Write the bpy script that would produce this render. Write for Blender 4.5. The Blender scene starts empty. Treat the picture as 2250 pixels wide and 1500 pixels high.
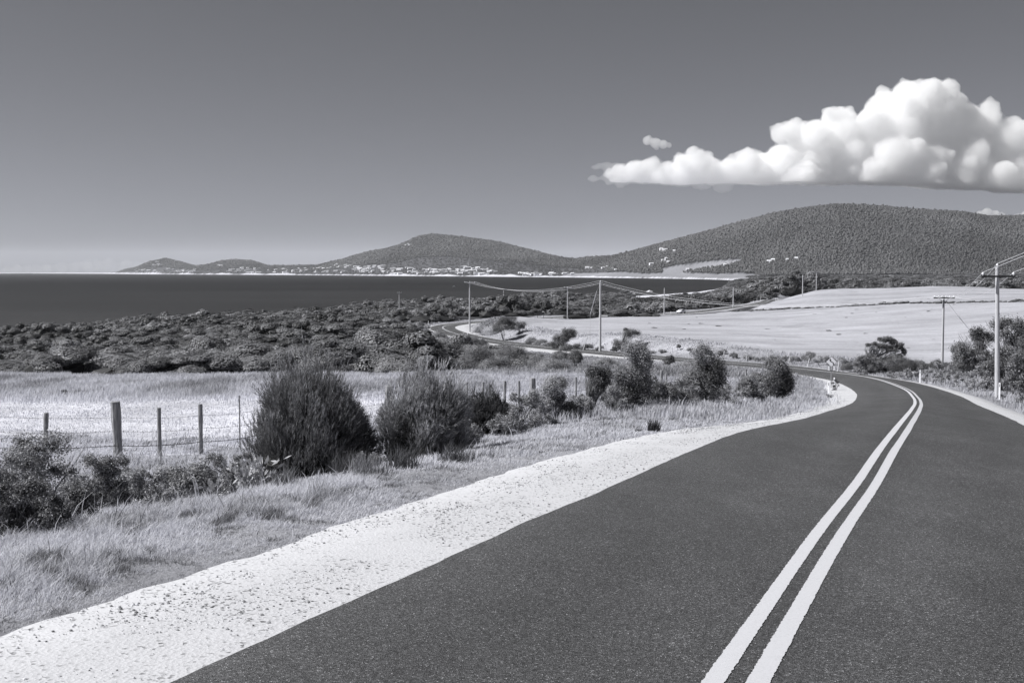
import bpy, bmesh, math, random
import numpy as np
from mathutils import Vector, Matrix, noise as mnoise

random.seed(11)
rng = np.random.default_rng(11)
SC = bpy.context.scene
COL = SC.collection
F = 2500.0                       # focal length in photo pixels (40 mm on 36 mm, 2250 px wide)
PITCH = math.atan((750 - 597) / F)
CP, SP = math.cos(PITCH), math.sin(PITCH)
SEA = -25.0

# ------------------------------------------------------------------ helpers
def pt(px, py, d):
    xc = (px - 1125) / F; up = (750 - py) / F; den = CP + SP * up
    return np.array([d * xc / den, d, d * (CP * up - SP) / den])

def smooth(a, b, x):
    t = np.clip((x - a) / (b - a), 0, 1)
    return t * t * (3 - 2 * t)

def _hash(ix, iy, s):
    h = (ix.astype(np.int64) * 374761393 + iy.astype(np.int64) * 668265263 + s * 1442695041) & 0x7fffffff
    h = ((h ^ (h >> 13)) * 1274126177) & 0x7fffffff
    return ((h ^ (h >> 16)) & 0xffff) / 65535.0

def vnoise(x, y, s=0):
    ix = np.floor(x); iy = np.floor(y); fx = x - ix; fy = y - iy
    fx = fx * fx * (3 - 2 * fx); fy = fy * fy * (3 - 2 * fy)
    ix = ix.astype(np.int64); iy = iy.astype(np.int64)
    a = _hash(ix, iy, s); b = _hash(ix + 1, iy, s); c = _hash(ix, iy + 1, s); d = _hash(ix + 1, iy + 1, s)
    return (a + (b - a) * fx) * (1 - fy) + (c + (d - c) * fx) * fy

def fbm(x, y, s=0, octs=4):
    t = 0; a = 0.5; tot = 0
    for o in range(octs):
        t = t + a * vnoise(x * 2 ** o + 17.3 * o, y * 2 ** o - 9.1 * o, s + o); tot += a; a *= 0.5
    return t / tot

def mesh_np(name, verts, loops, totals, mats=(), attrs=None, smoothf=False, mat_idx=None):
    me = bpy.data.meshes.new(name)
    verts = np.asarray(verts, dtype=np.float32); loops = np.asarray(loops, dtype=np.int32); totals = np.asarray(totals, dtype=np.int32)
    me.vertices.add(len(verts)); me.vertices.foreach_set('co', verts.ravel())
    me.loops.add(len(loops)); me.loops.foreach_set('vertex_index', loops)
    me.polygons.add(len(totals))
    starts = np.concatenate([[0], np.cumsum(totals)[:-1]]).astype(np.int32)
    me.polygons.foreach_set('loop_start', starts)
    me.polygons.foreach_set('loop_total', totals)
    if mat_idx is not None: me.polygons.foreach_set('material_index', np.asarray(mat_idx, dtype=np.int32))
    me.polygons.foreach_set('use_smooth', np.full(len(totals), smoothf, dtype=bool))
    for m in mats: me.materials.append(m)
    if attrs:
        for k, v in attrs.items():
            at = me.attributes.new(k, 'FLOAT', 'POINT'); at.data.foreach_set('value', np.asarray(v, dtype=np.float32))
    me.update(calc_edges=True)
    return me

def link(name, me, parent=None, loc=None, rotz=0, scale=None):
    o = bpy.data.objects.new(name, me); COL.objects.link(o)
    if parent is not None: o.parent = parent
    if loc is not None: o.location = loc
    if rotz: o.rotation_euler = (0, 0, rotz)
    if scale is not None: o.scale = scale
    return o

def tag(o, label=None, cat=None, group=None, kind=None):
    if label: o['label'] = label
    if cat: o['category'] = cat
    if group: o['group'] = group
    if kind: o['kind'] = kind
    return o

def empty(name, loc, label, cat, group=None, rotz=0, scale=None):
    o = link(name, None, None, tuple(float(c) for c in loc), rotz, scale)
    o.empty_display_size = 0.3
    return tag(o, label, cat, group)

class MB:
    """collects small solids into one mesh"""
    def __init__(s): s.v = []; s.f = []; s.mi = []; s.n = 0; s.m = 0
    def add(s, v, f):
        s.v.append(np.asarray(v, float)); s.f += [[i + s.n for i in q] for q in f]; s.mi += [s.m] * len(f); s.n += len(v)
    def box(s, c, size, rot=None):
        x, y, z = [a / 2 for a in size]
        v = np.array([[i, j, k] for i in (-x, x) for j in (-y, y) for k in (-z, z)], float)
        if rot is not None: v = v @ np.array(rot).T
        s.add(v + np.array(c), [(0, 1, 3, 2), (4, 6, 7, 5), (0, 4, 5, 1), (2, 3, 7, 6), (0, 2, 6, 4), (1, 5, 7, 3)])
    def tube(s, pts, radii, n=8, cap=True, wob=0):
        pts = [Vector(p) for p in pts]
        if not hasattr(radii, '__len__'): radii = [radii] * len(pts)
        v = []; f = []
        ref = None
        for i, p in enumerate(pts):
            d = (pts[min(i + 1, len(pts) - 1)] - pts[max(i - 1, 0)]).normalized()
            if ref is None: ref = Vector((1, 0, 0)) if abs(d.x) < 0.8 else Vector((0, 1, 0))
            a = d.cross(ref).normalized(); b = d.cross(a); ref = -b.cross(d) if False else ref
            for k in range(n):
                t = 2 * math.pi * k / n; r = radii[i] * (1 + wob * random.uniform(-1, 1))
                v.append(tuple(p + a * math.cos(t) * r + b * math.sin(t) * r))
        for i in range(len(pts) - 1):
            for k in range(n):
                f.append((i * n + k, i * n + (k + 1) % n, (i + 1) * n + (k + 1) % n, (i + 1) * n + k))
        if cap:
            f.append(tuple(range(n - 1, -1, -1))); f.append(tuple((len(pts) - 1) * n + k for k in range(n)))
        s.add(v, f)
    def build(s, name, mats, parent=None, loc=None, smoothf=False):
        if not isinstance(mats, (list, tuple)): mats = [mats]
        v = np.concatenate(s.v); fl = [i for q in s.f for i in q]
        me = mesh_np(name, v, fl, [len(q) for q in s.f], mats, smoothf=smoothf, mat_idx=s.mi)
        return link(name, me, parent, loc)

# ------------------------------------------------------------------ materials
def new_mat(name):
    m = bpy.data.materials.new(name); m.use_nodes = True
    nt = m.node_tree; b = nt.nodes['Principled BSDF']
    b.inputs['Roughness'].default_value = 0.85
    b.inputs['Specular IOR Level'].default_value = 0.25
    return m, nt, b

TINT = (0.975, 0.98, 1.03)
def grey(v, t=1.0):
    return (v * (1 + (TINT[0] - 1) * t), v * (1 + (TINT[1] - 1) * t), v * (1 + (TINT[2] - 1) * t), 1)

def N(nt, typ, **kw):
    n = nt.nodes.new(typ)
    for k, v in kw.items():
        if k in ('inputs',):
            for kk, vv in v.items(): n.inputs[kk].default_value = vv
        else: setattr(n, k, v)
    return n

def noise_node(nt, scale, detail=4, rough=0.6, coord='Object', vec=None, dist=0.0):
    tc = N(nt, 'ShaderNodeTexCoord')
    n = N(nt, 'ShaderNodeTexNoise', inputs={'Scale': scale, 'Detail': detail, 'Roughness': rough, 'Distortion': dist})
    nt.links.new(vec if vec is not None else tc.outputs[coord], n.inputs['Vector'])
    return n.outputs['Fac']

def ramp(nt, fac, stops):
    r = N(nt, 'ShaderNodeValToRGB'); e = r.color_ramp.elements
    while len(e) < len(stops): e.new(0.5)
    for i, (p, c) in enumerate(stops):
        e[i].position = p; e[i].color = c if isinstance(c, tuple) else grey(c)
    nt.links.new(fac, r.inputs['Fac'])
    return r.outputs['Color']

def mul(nt, a, b):
    m = N(nt, 'ShaderNodeMix', data_type='RGBA', blend_type='MULTIPLY'); m.inputs['Factor'].default_value = 1
    for s, i in ((a, 6), (b, 7)):
        if isinstance(s, tuple): m.inputs[i].default_value = s
        else: nt.links.new(s, m.inputs[i])
    return m.outputs[2]

def mathn(nt, op, a, b=None, c=None):
    m = N(nt, 'ShaderNodeMath', operation=op)
    for i, s in enumerate((a, b, c)):
        if s is None: continue
        if isinstance(s, (int, float)): m.inputs[i].default_value = s
        else: nt.links.new(s, m.inputs[i])
    return m.outputs[0]

def bump(nt, b, h, strength=0.5, dist=0.02):
    bn = N(nt, 'ShaderNodeBump'); bn.inputs['Strength'].default_value = strength; bn.inputs['Distance'].default_value = dist
    nt.links.new(h, bn.inputs['Height']); nt.links.new(bn.outputs['Normal'], b.inputs['Normal'])

def attr_node(nt, name):
    a = N(nt, 'ShaderNodeAttribute', attribute_name=name); return a.outputs['Fac']

def plain(name, v, rough=0.8, nscale=None, amp=0.25, t=1.0):
    m, nt, b = new_mat(name); b.inputs['Roughness'].default_value = rough
    if nscale:
        c = ramp(nt, noise_node(nt, nscale, 5, 0.65), [(0.25, grey(v * (1 - amp), t)), (0.75, grey(v * (1 + amp), t))])
        nt.links.new(c, b.inputs['Base Color'])
    else: b.inputs['Base Color'].default_value = grey(v, t)
    return m

def foliage_mat(name, gain=1.0, objvar=0.25, transl=0.25, tint=1.0):
    """leaf albedo comes from the per-leaf attribute, varied a little per plant"""
    m, nt, b = new_mat(name); b.inputs['Roughness'].default_value = 0.6; b.inputs['Specular IOR Level'].default_value = 0.3
    a = attr_node(nt, 'shade')
    oi = N(nt, 'ShaderNodeObjectInfo')
    k = mathn(nt, 'MULTIPLY_ADD', oi.outputs['Random'], objvar * 2, 1 - objvar)
    v = mathn(nt, 'MULTIPLY', mathn(nt, 'MULTIPLY', a, k), gain)
    cc = N(nt, 'ShaderNodeCombineColor')
    for i in range(3):
        nt.links.new(mathn(nt, 'MULTIPLY', v, 1 + (TINT[i] - 1) * tint), cc.inputs[i])
    nt.links.new(cc.outputs[0], b.inputs['Base Color'])
    if transl:
        tr = N(nt, 'ShaderNodeBsdfTranslucent'); nt.links.new(cc.outputs[0], tr.inputs['Color'])
        mx = N(nt, 'ShaderNodeMixShader'); mx.inputs[0].default_value = transl
        nt.links.new(b.outputs[0], mx.inputs[1]); nt.links.new(tr.outputs[0], mx.inputs[2])
        nt.links.new(mx.outputs[0], nt.nodes['Material Output'].inputs['Surface'])
    return m

M = {}
M['leaf'] = foliage_mat('shrub_leaves', 0.74)
M['grass'] = foliage_mat('grass_blades', 0.76, 0.0, 0.42, 1.4)
M['scrub'] = foliage_mat('scrub_leaves', 0.72, 0.22, 0.1)
M['forest'] = foliage_mat('forest_leaves', 0.64, 0.0, 0.0, 0.6)
M['bark'] = plain('grey_bark', 0.16, 0.9, 9, 0.4)
M['pale_bark'] = plain('pale_twigs', 0.32, 0.9, 9, 0.4)
M['wire'] = plain('galvanised_wire', 0.35, 0.5)
M['pale_wire'] = plain('aluminium_conductor', 0.75, 0.45)
M['white'] = plain('white_paint', 0.72, 0.5, 3, 0.04)
M['black'] = plain('black_paint', 0.015, 0.5)
M['houses'] = plain('white_house_wall', 0.78, 0.7)
M['roofs'] = plain('pale_house_roof', 0.86, 0.5)
M['greyroof'] = plain('grey_house_roof', 0.3, 0.6)
M['glass'] = plain('dark_glass', 0.03, 0.1)
M['insul'] = plain('porcelain', 0.8, 0.3)

def wood_mat(name, lo, hi):
    m, nt, b = new_mat(name)
    tc = N(nt, 'ShaderNodeTexCoord'); mp = N(nt, 'ShaderNodeMapping'); mp.inputs['Scale'].default_value = (14, 14, 0.8)
    nt.links.new(tc.outputs['Object'], mp.inputs['Vector'])
    f = noise_node(nt, 3.0, 6, 0.7, vec=mp.outputs[0])
    nt.links.new(ramp(nt, f, [(0.3, lo), (0.48, (lo + hi) / 2), (0.7, hi)]), b.inputs['Base Color'])
    bump(nt, b, f, 0.8, 0.02)
    return m
M['post'] = wood_mat('weathered_fence_wood', 0.10, 0.42)
M['pole'] = wood_mat('weathered_pole_wood', 0.30, 0.62)

# ------------------------------------------------------------------ road centre line (px column, depth m, height m relative to the eye)
ROAD = [(None, -14, -1.62, -7.4), (None, -6, -1.82, -3.6)]   # x given directly behind the camera
rp = []
rp.append((-5.9, -12.0, -1.55)); rp.append((-3.16, -5.0, -1.87))
for px, py, d in [(1626.5, 1500, 6.53), (1719, 1350, 8.15), (1780, 1250, 9.7), (1846, 1150, 12.06), (1900.5, 1075, 14.6), (1946, 1000, 18.3), (1980, 950, 22.6), (2013, 900, 37.0), (2017, 886, 48.0), (2011, 874, 59.0),
                  (1992, 857, 70.0), (1943, 838, 83.0), (1900, 828, 92.5), (1832, 819, 104.0), (1700, 805.5, 125.0), (1550, 794, 145.0),
                  (1400, 782, 166.0), (1200, 763, 202.0), (1085, 750, 228.0), (1012, 736, 246.0), (978, 725, 262.0), (975, 717, 281.0),
                  (1010, 711, 300.0), (1068, 706, 320.0), (1205, 698, 346.0), (1350, 692, 372.0), (1480, 689, 395.0), (1560, 682, 432.0),
                  (1612, 675, 461.0), (1660, 668, 490.0), (1684, 663, 518.0), (1690, 660.5, 540.0), (1700, 658.5, 566.0), (1730, 658, 600.0), (1800, 660, 660.0)]:
    rp.append(tuple(pt(px, py, d)))
rp = np.array(rp)

def catmull(P, step):
    out = []
    n = len(P)
    for i in range(n - 1):
        p0 = P[max(i - 1, 0)]; p1 = P[i]; p2 = P[i + 1]; p3 = P[min(i + 2, n - 1)]
        L = np.linalg.norm(p2 - p1)
        # centripetal-ish tangents scaled by chord
        l0 = max(np.linalg.norm(p1 - p0), 1e-3); l2 = max(np.linalg.norm(p3 - p2), 1e-3)
        m1 = (p2 - p0) / (l0 + L) * L if i > 0 else (p2 - p1)
        m2 = (p3 - p1) / (L + l2) * L if i < n - 2 else (p2 - p1)
        k = max(int(L / step(p1[1])), 2)
        t = np.linspace(0, 1, k, endpoint=False)[:, None]
        out.append((2 * t**3 - 3 * t**2 + 1) * p1 + (t**3 - 2 * t**2 + t) * m1 + (-2 * t**3 + 3 * t**2) * p2 + (t**3 - t**2) * m2)
    out.append(P[-1:])
    return np.concatenate(out)

CL = catmull(rp, lambda y: 0.12 if y < 30 else (0.3 if y < 120 else 1.0))
# smooth the polyline a little so the joints do not show
for _ in range(30):
    CL[1:-1] = 0.5 * CL[1:-1] + 0.25 * (CL[:-2] + CL[2:])
RT = np.gradient(CL[:, :2], axis=0); RT /= np.linalg.norm(RT, axis=1)[:, None]
CN = np.stack([RT[:, 1], -RT[:, 0]], 1)            # right-hand normal
CS = np.concatenate([[0], np.cumsum(np.linalg.norm(np.diff(CL, axis=0), axis=1))])
CLc = CL[::3]; CNc = CN[::3]
def crown(Y, off):
    """the seal falls away from its crown through the near bend"""
    return -0.085 * smooth(14, 34, Y) * (1 - smooth(95, 130, Y)) * np.minimum(np.abs(off), 6.0)

def road_query(X, Y):
    """signed lateral distance (right +) and road height of the closest centre-line point"""
    X = np.asarray(X, float).ravel(); Y = np.asarray(Y, float).ravel()
    D = np.full(len(X), 1e6); Z = np.zeros(len(X)); S = np.zeros(len(X))
    idx = np.where((Y < 760) & (Y > -60) & (np.abs(X) < 260))[0]
    for k in range(0, len(idx), 20000):
        ii = idx[k:k + 20000]
        dx = X[ii][:, None] - CLc[None, :, 0]; dy = Y[ii][:, None] - CLc[None, :, 1]
        d2 = dx * dx + dy * dy; j = d2.argmin(1); r = np.arange(len(ii))
        D[ii] = np.sqrt(d2[r, j]); Z[ii] = CLc[j, 2]
        S[ii] = np.sign(dx[r, j] * CNc[j, 0] + dy[r, j] * CNc[j, 1])
    return D, Z + crown(Y, D), S

HW = 3.0
def shw(Y, left):
    """visible width of the gravel beyond the seal, by distance along the view, for each side"""
    l = np.interp(Y, [0, 8, 15, 17.5, 22, 30, 38, 46, 56, 66, 76, 88, 100, 135, 150, 170, 200, 220, 231, 262, 700],
                     [1.55, 1.6, 1.7, 1.6, 1.4, 1.15, 1.05, 1.15, 1.5, 1.8, 1.9, 1.2, 0.5, 0.45, 1.6, 3.6, 4.8, 4.0, 0.7, 0.6, 0.6])
    r = np.interp(Y, [0, 30, 60, 90, 110, 130, 240, 252, 270, 292, 305, 700], [1.3, 1.3, 1.3, 0.9, 0.5, 0.3, 0.3, 2.5, 4.2, 2.6, 0.6, 0.6])
    return np.where(left, l, r)
# ------------------------------------------------------------------ terrain control points
ctl = []
def cz(px, *pairs):
    for d, z in pairs: ctl.append(((px - 1125) / F, d, z))
def cy(*tr):
    for px, py, d in tr:
        p = pt(px, py, d); ctl.append((p[0] / d, d, p[2]))
for k in range(0, len(CL), 1):
    pass
for q in rp[2:]: ctl.append((q[0] / q[1], q[1], q[2]))
cy((-600, 1400, 8.5), (0, 1410, 8.3), (0, 1250, 11.2), (0, 1160, 14), (0, 1010, 26), (300, 1215, 12.3), (500, 1160, 14.5), (560, 1085, 18.5),
   (900, 1050, 20.5), (1000, 1075, 15.3), (1200, 965, 27), (1200, 1015, 20), (1450, 962, 23.8), (1600, 902, 35), (1740, 902, 34), (1400, 902, 38),
   (1800, 882, 52), (1700, 882, 46), (1500, 880, 48), (1460, 866, 60), (1172, 890, 45), (253, 1005, 28), (523, 985, 31), (700, 935, 38),
   (0, 902, 46), (0, 880, 52), (0, 825, 83), (600, 825, 83), (1000, 822, 85), (1300, 820, 86), (1300, 862, 56), (1600, 838, 78), (1700, 852, 68), (1770, 843, 77),
   (-900, 1010, 26), (-900, 880, 52), (-900, 825, 83),
   (1700, 817, 108), (1560, 812, 110), (1400, 808, 113), (1300, 803, 124), (1400, 797, 146), (1200, 780, 178), (1300, 792, 152), (1400, 804, 132), (1500, 809, 124), (1100, 775, 190), (1100, 800, 130), (1200, 800, 130), (1824, 868, 68), (1860, 862, 68), (1836, 838, 85))
cy((2190, 878, 70), (2250, 880, 68), (2350, 880, 62), (2025, 836, 92), (2100, 850, 82), (2250, 860, 78), (2500, 860, 76), (1947, 817, 116), (2050, 815, 105), (2150, 830, 90),
   (2500, 1200, 11), (3200, 1300, 8.5), (2600, 960, 24), (3200, 950, 24), (2600, 900, 40), (3300, 860, 45), (2400, 830, 90), (3300, 800, 90))
cz(-800, (110, -10), (150, -14), (250, -19), (400, -24), (500, -29), (800, -32))
cz(0, (110, -10), (150, -14), (250, -19), (400, -22.8), (480, -24.5), (560, -29), (800, -33))
cz(400, (110, -10.3), (150, -13.3), (250, -17.6), (400, -21), (590, -24.6), (680, -29), (850, -32))
cz(800, (110, -10.3), (180, -13.8), (260, -15), (400, -17.8), (600, -20), (740, -24), (850, -29))
cz(940, (110, -10), (180, -14), (235, -14.8), (330, -14), (500, -16), (700, -20), (860, -27))
cz(1050, (268, -11.2),)
cz(1090, (265, -11.0), (290, -11.6))
cz(1140, (240, -12.2))
cz(1100, (350, -13.6), (420, -13), (520, -15), (650, -18), (850, -22.5))
cz(1250, (310, -13.0), (450, -15.5), (600, -18), (800, -22))
cz(1319, (185, -11.0), (240, -12), (330, -13.5))
cz(1500, (162, -10.9), (250, -12.2), (330, -13.4))
cz(1400, (450, -14.8), (650, -18.2), (850, -21.5))
cz(1550, (520, -15.2), (700, -17.2), (900, -20))
cz(1650, (620, -13.5), (700, -12.5), (900, -14.5))
cz(1770, (650, -7.6), (720, -6.5), (900, -13))
cz(1700, (138, -11.1), (250, -12.3), (385, -12.9))
cz(1800, (128, -10.3), (200, -11.3)); cz(1900, (122, -10.0), (150, -10.8), (230, -11.3))
cz(2000, (135, -10.8), (160, -11.2)); cz(2073, (125, -10.5)); cz(2100, (190, -10.9)); cz(2250, (130, -9.6), (175, -9.6))
cz(1950, (345, -10.0), (450, -9.3)); cz(2250, (300, -7.8), (430, -8.2), (560, -9.0)); cz(1740, (425, -12.3)); cz(1763, (470, -10.6)); cz(1792, (560, -9.4))
cz(1870, (560, -8.9)); cz(2050, (600, -8.3)); cz(2250, (620, -9.9)); cz(2050, (800, -20)); cz(2250, (800, -20)); cz(1880, (800, -17))
cz(3300, (150, -8), (300, -6), (560, -8), (800, -15))

_c = np.array(ctl)
SX = 2.6
def _tr(u, d): return np.stack([u * SX, np.log(d)], -1)
_P = _tr(_c[:, 0], _c[:, 1])
def _phi(r2): return 0.5 * r2 * np.log(r2 + 1e-12)
_n = len(_P)
_r2 = ((_P[:, None] - _P[None]) ** 2).sum(-1)
A = np.zeros((_n + 3, _n + 3)); A[:_n, :_n] = _phi(_r2) + np.eye(_n) * 0.0008
A[:_n, _n:] = np.c_[np.ones(_n), _P]; A[_n:, :_n] = A[:_n, _n:].T
_sc = _c[:, 2] / np.sqrt(_c[:, 1])             # interpolate height / sqrt(depth): keeps near ground stiff
W = np.linalg.solve(A, np.r_[_sc, 0, 0, 0])

def rbf_z(u, d):
    q = _tr(u, d); out = np.empty(len(q))
    for k in range(0, len(q), 20000):
        s = q[k:k + 20000]
        r2 = ((s[:, None] - _P[None]) ** 2).sum(-1)
        out[k:k + 20000] = _phi(r2) @ W[:_n] + W[_n] + s @ W[_n + 1:]
    return out * np.sqrt(d)

# far profile: shore distance and ridge by photo column
FX = np.array([-3000, 0, 60, 90, 230, 262, 300, 330, 365, 400, 430, 455, 490, 520, 555, 590, 640, 700, 740, 780, 815, 850, 885, 905, 925, 950, 1000, 1050, 1100, 1150, 1200, 1235, 1262, 1290, 1340, 1380, 1420, 1460, 1500, 1560, 1630, 1700, 1770, 1830, 1890, 1950, 2020, 2100, 2170, 2250, 2500, 3200, 4500])
FY = np.array([640, 640, 640, 600.5, 600, 596, 588, 576, 568.5, 577, 585, 583, 574, 571.5, 574, 585, 585, 584, 573, 560, 551, 545, 535, 525, 517, 513.5, 518, 524, 532, 545, 557, 565, 568, 564, 562, 553, 541, 531, 520, 504, 485, 467, 455, 448, 449, 454, 460, 464, 474, 473, 480, 520, 585])
FD = np.array([16000, 16000, 17000, 17600, 15000, 13800, 12800, 12300, 12000, 11600, 11300, 11100, 11000, 11000, 10800, 10500, 10000, 9600, 9400, 9100, 8950, 8800, 8750, 8700, 8700, 8700, 8700, 8600, 8500, 8300, 8000, 7600, 7200, 6700, 6000, 5700, 5500, 5300, 5200, 5000, 4900, 4800, 4700, 4600, 4600, 4600, 4600, 4600, 4600, 4600, 4500, 4000, 3500])
FS = np.array([15500, 15500, 16600, 17200, 14300, 13200, 12000, 11400, 11000, 10700, 10400, 10200, 9900, 9800, 9500, 9250, 8900, 8300, 8000, 7600, 7300, 7000, 6800, 6700, 6600, 6450, 6200, 5950, 5700, 5450, 5250, 5100, 4980, 4870, 4660, 4500, 4350, 4200, 4000, 3700, 3200, 3000, 3000, 3000, 3000, 3000, 3000, 3000, 3000, 3000, 3000, 3000, 3000])
F_U = (FX - 1125) / F
F_ZR = -(FY - 597) / F * FD

def far_z(u, d):
    dr = np.interp(u, F_U, FD); ds = np.interp(u, F_U, FS); zr = np.interp(u, F_U, F_ZR)
    # canopy adds about 14 m (in-frame woodland), so the ground ridge is a little lower
    zr = np.where(d > 9500, zr + 1, np.where(zr > 25, zr - 9, zr - 4))
    t = (d - ds) / (dr - ds)
    plain_w = smooth((1240 - 1125) / F, (1400 - 1125) / F, u)          # pale flats grow towards the right
    t0 = 0.05 + 0.30 * plain_w
    base = -25 + 7 * smooth(0, 0.06, t) + 12 * smooth(0.05, t0 + 0.1, t) * plain_w
    g = np.clip((t - t0 * 0.6) / (1 - t0 * 0.6), 0, 1)
    g = 0.45 * g ** 1.15 + 0.55 * (g * g * (3 - 2 * g))
    z = base + (zr - base) * g
    # gullies and spurs
    amp = np.clip(zr, 0, 200) * 0.10 * np.sin(np.clip(t, 0, 1) * math.pi)
    z = z + amp * (fbm(u * 26 + 3, d / 900.0, 5, 3) - 0.5) * 2.2
    back = smooth(1.0, 2.1, t)
    z = z * (1 - back) + (-20) * back
    # water between the near land and the far shore
    sea = smooth(0.012, -0.012, t)
    near_r = np.interp(u, (np.array([-3000, 0, 400, 800, 950, 1100, 1250, 1385, 1440, 1480, 1530, 1570, 1600, 1625, 1660, 1700]) - 1125) / F,
                       [500, 500, 640, 790, 850, 960, 1080, 1190, 1260, 1340, 1430, 1620, 2000, 3000, 9000, 9000])
    zs = np.interp(u, (np.array([-3000, 1250, 1400, 1550, 1650, 1770, 2000, 2500, 4500]) - 1125) / F, [-23, -22.3, -22.3, -20, -15, -13, -14, -13, -10])
    k = np.clip((d - 900) / 1600, 0, 1)
    land = zs + (np.where(u > (1660 - 1125) / F, -9.0, -21.5) - zs) * k
    land = np.where((u > 0.1) & (u < (1640 - 1125) / F), land + (-24.0 - land) * np.clip((d - 880) / np.maximum(0.85 * near_r - 880, 60), 0, 1) ** 0.8, land)
    edge = smooth(-90, 25, d - near_r)
    land = land * (1 - edge) + (-29) * edge
    m_land_right = smooth((1645 - 1125) / F, (1700 - 1125) / F, u)
    z_right_far = -9 + (z + 9) * smooth(2950, 3700, d)
    zr2 = np.where(d < 2500, land, z_right_far)
    z_left = np.where(t > 0.012, z, land * sea + z * (1 - sea))
    z_left = np.where((t < -0.012) & (d > near_r + 30), -29, z_left)
    return z_left * (1 - m_land_right) + zr2 * m_land_right

def raw_z(X, Y):
    X = np.asarray(X, float).ravel(); Y = np.asarray(Y, float).ravel()
    Yc = np.maximum(Y, 5.0)
    u = np.clip(X / Yc, -2.2, 2.2)
    z = np.zeros(len(X))
    near = Y < 960
    z[near] = rbf_z(np.clip(u[near], -0.95, 1.1), Yc[near])
    far = Y > 740
    zf = np.zeros(len(X)); zf[far] = far_z(u[far], Y[far])
    w = smooth(740, 950, Y)
    z = z * (1 - w) + zf * w
    z = z + np.where(Y < 5, (5 - Y) * 0.035, 0)
    # roughness of the ground itself
    z = z + (fbm(X / 2.2, Y / 2.2, 31, 3) - 0.5) * 0.22 * smooth(6, 14, Y) * (1 - smooth(130, 200, Y) * (X > 0) * 0.5)
    z = z + (fbm(X / 19, Y / 19, 37, 3) - 0.5) * np.clip((Y - 90) / 300, 0, 1) * 0.9
    return z

def ground_z(X, Y):
    X = np.asarray(X, float).ravel(); Y = np.asarray(Y, float).ravel()
    z = raw_z(X, Y)
    D, Z, S = road_query(X, Y)
    wd = HW + shw(Y, S < 0)
    w = 1 - smooth(wd + 0.25, wd + 6.2, D)
    sink = 0.03 + 0.12 * smooth(3, 40, Y) + 0.15 * smooth(100, 400, Y)
    inner = 1 - smooth(wd - 0.35, wd + 0.15, D)
    return (z * (1 - w) + Z * w) - sink * inner

def gz1(x, y): return float(ground_z([x], [y])[0])

def on_ground(px, d):
    """world point on the ground in photo column px at depth d"""
    x = (px - 1125) / F * d
    z = gz1(x, d)
    return np.array([x, d, z])

def sample_ground(px, py, lo, hi, n=240):
    """first ground point seen along the pixel column px at row py, between depths lo and hi"""
    d = np.geomspace(lo, hi, n); x = (px - 1125) / F * d
    z = ground_z(x, d)
    row = 597 - z / d * F
    k = np.where(row <= py)[0]
    i = k[0] if len(k) else n - 1
    return np.array([x[i], d[i], z[i]])

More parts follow.
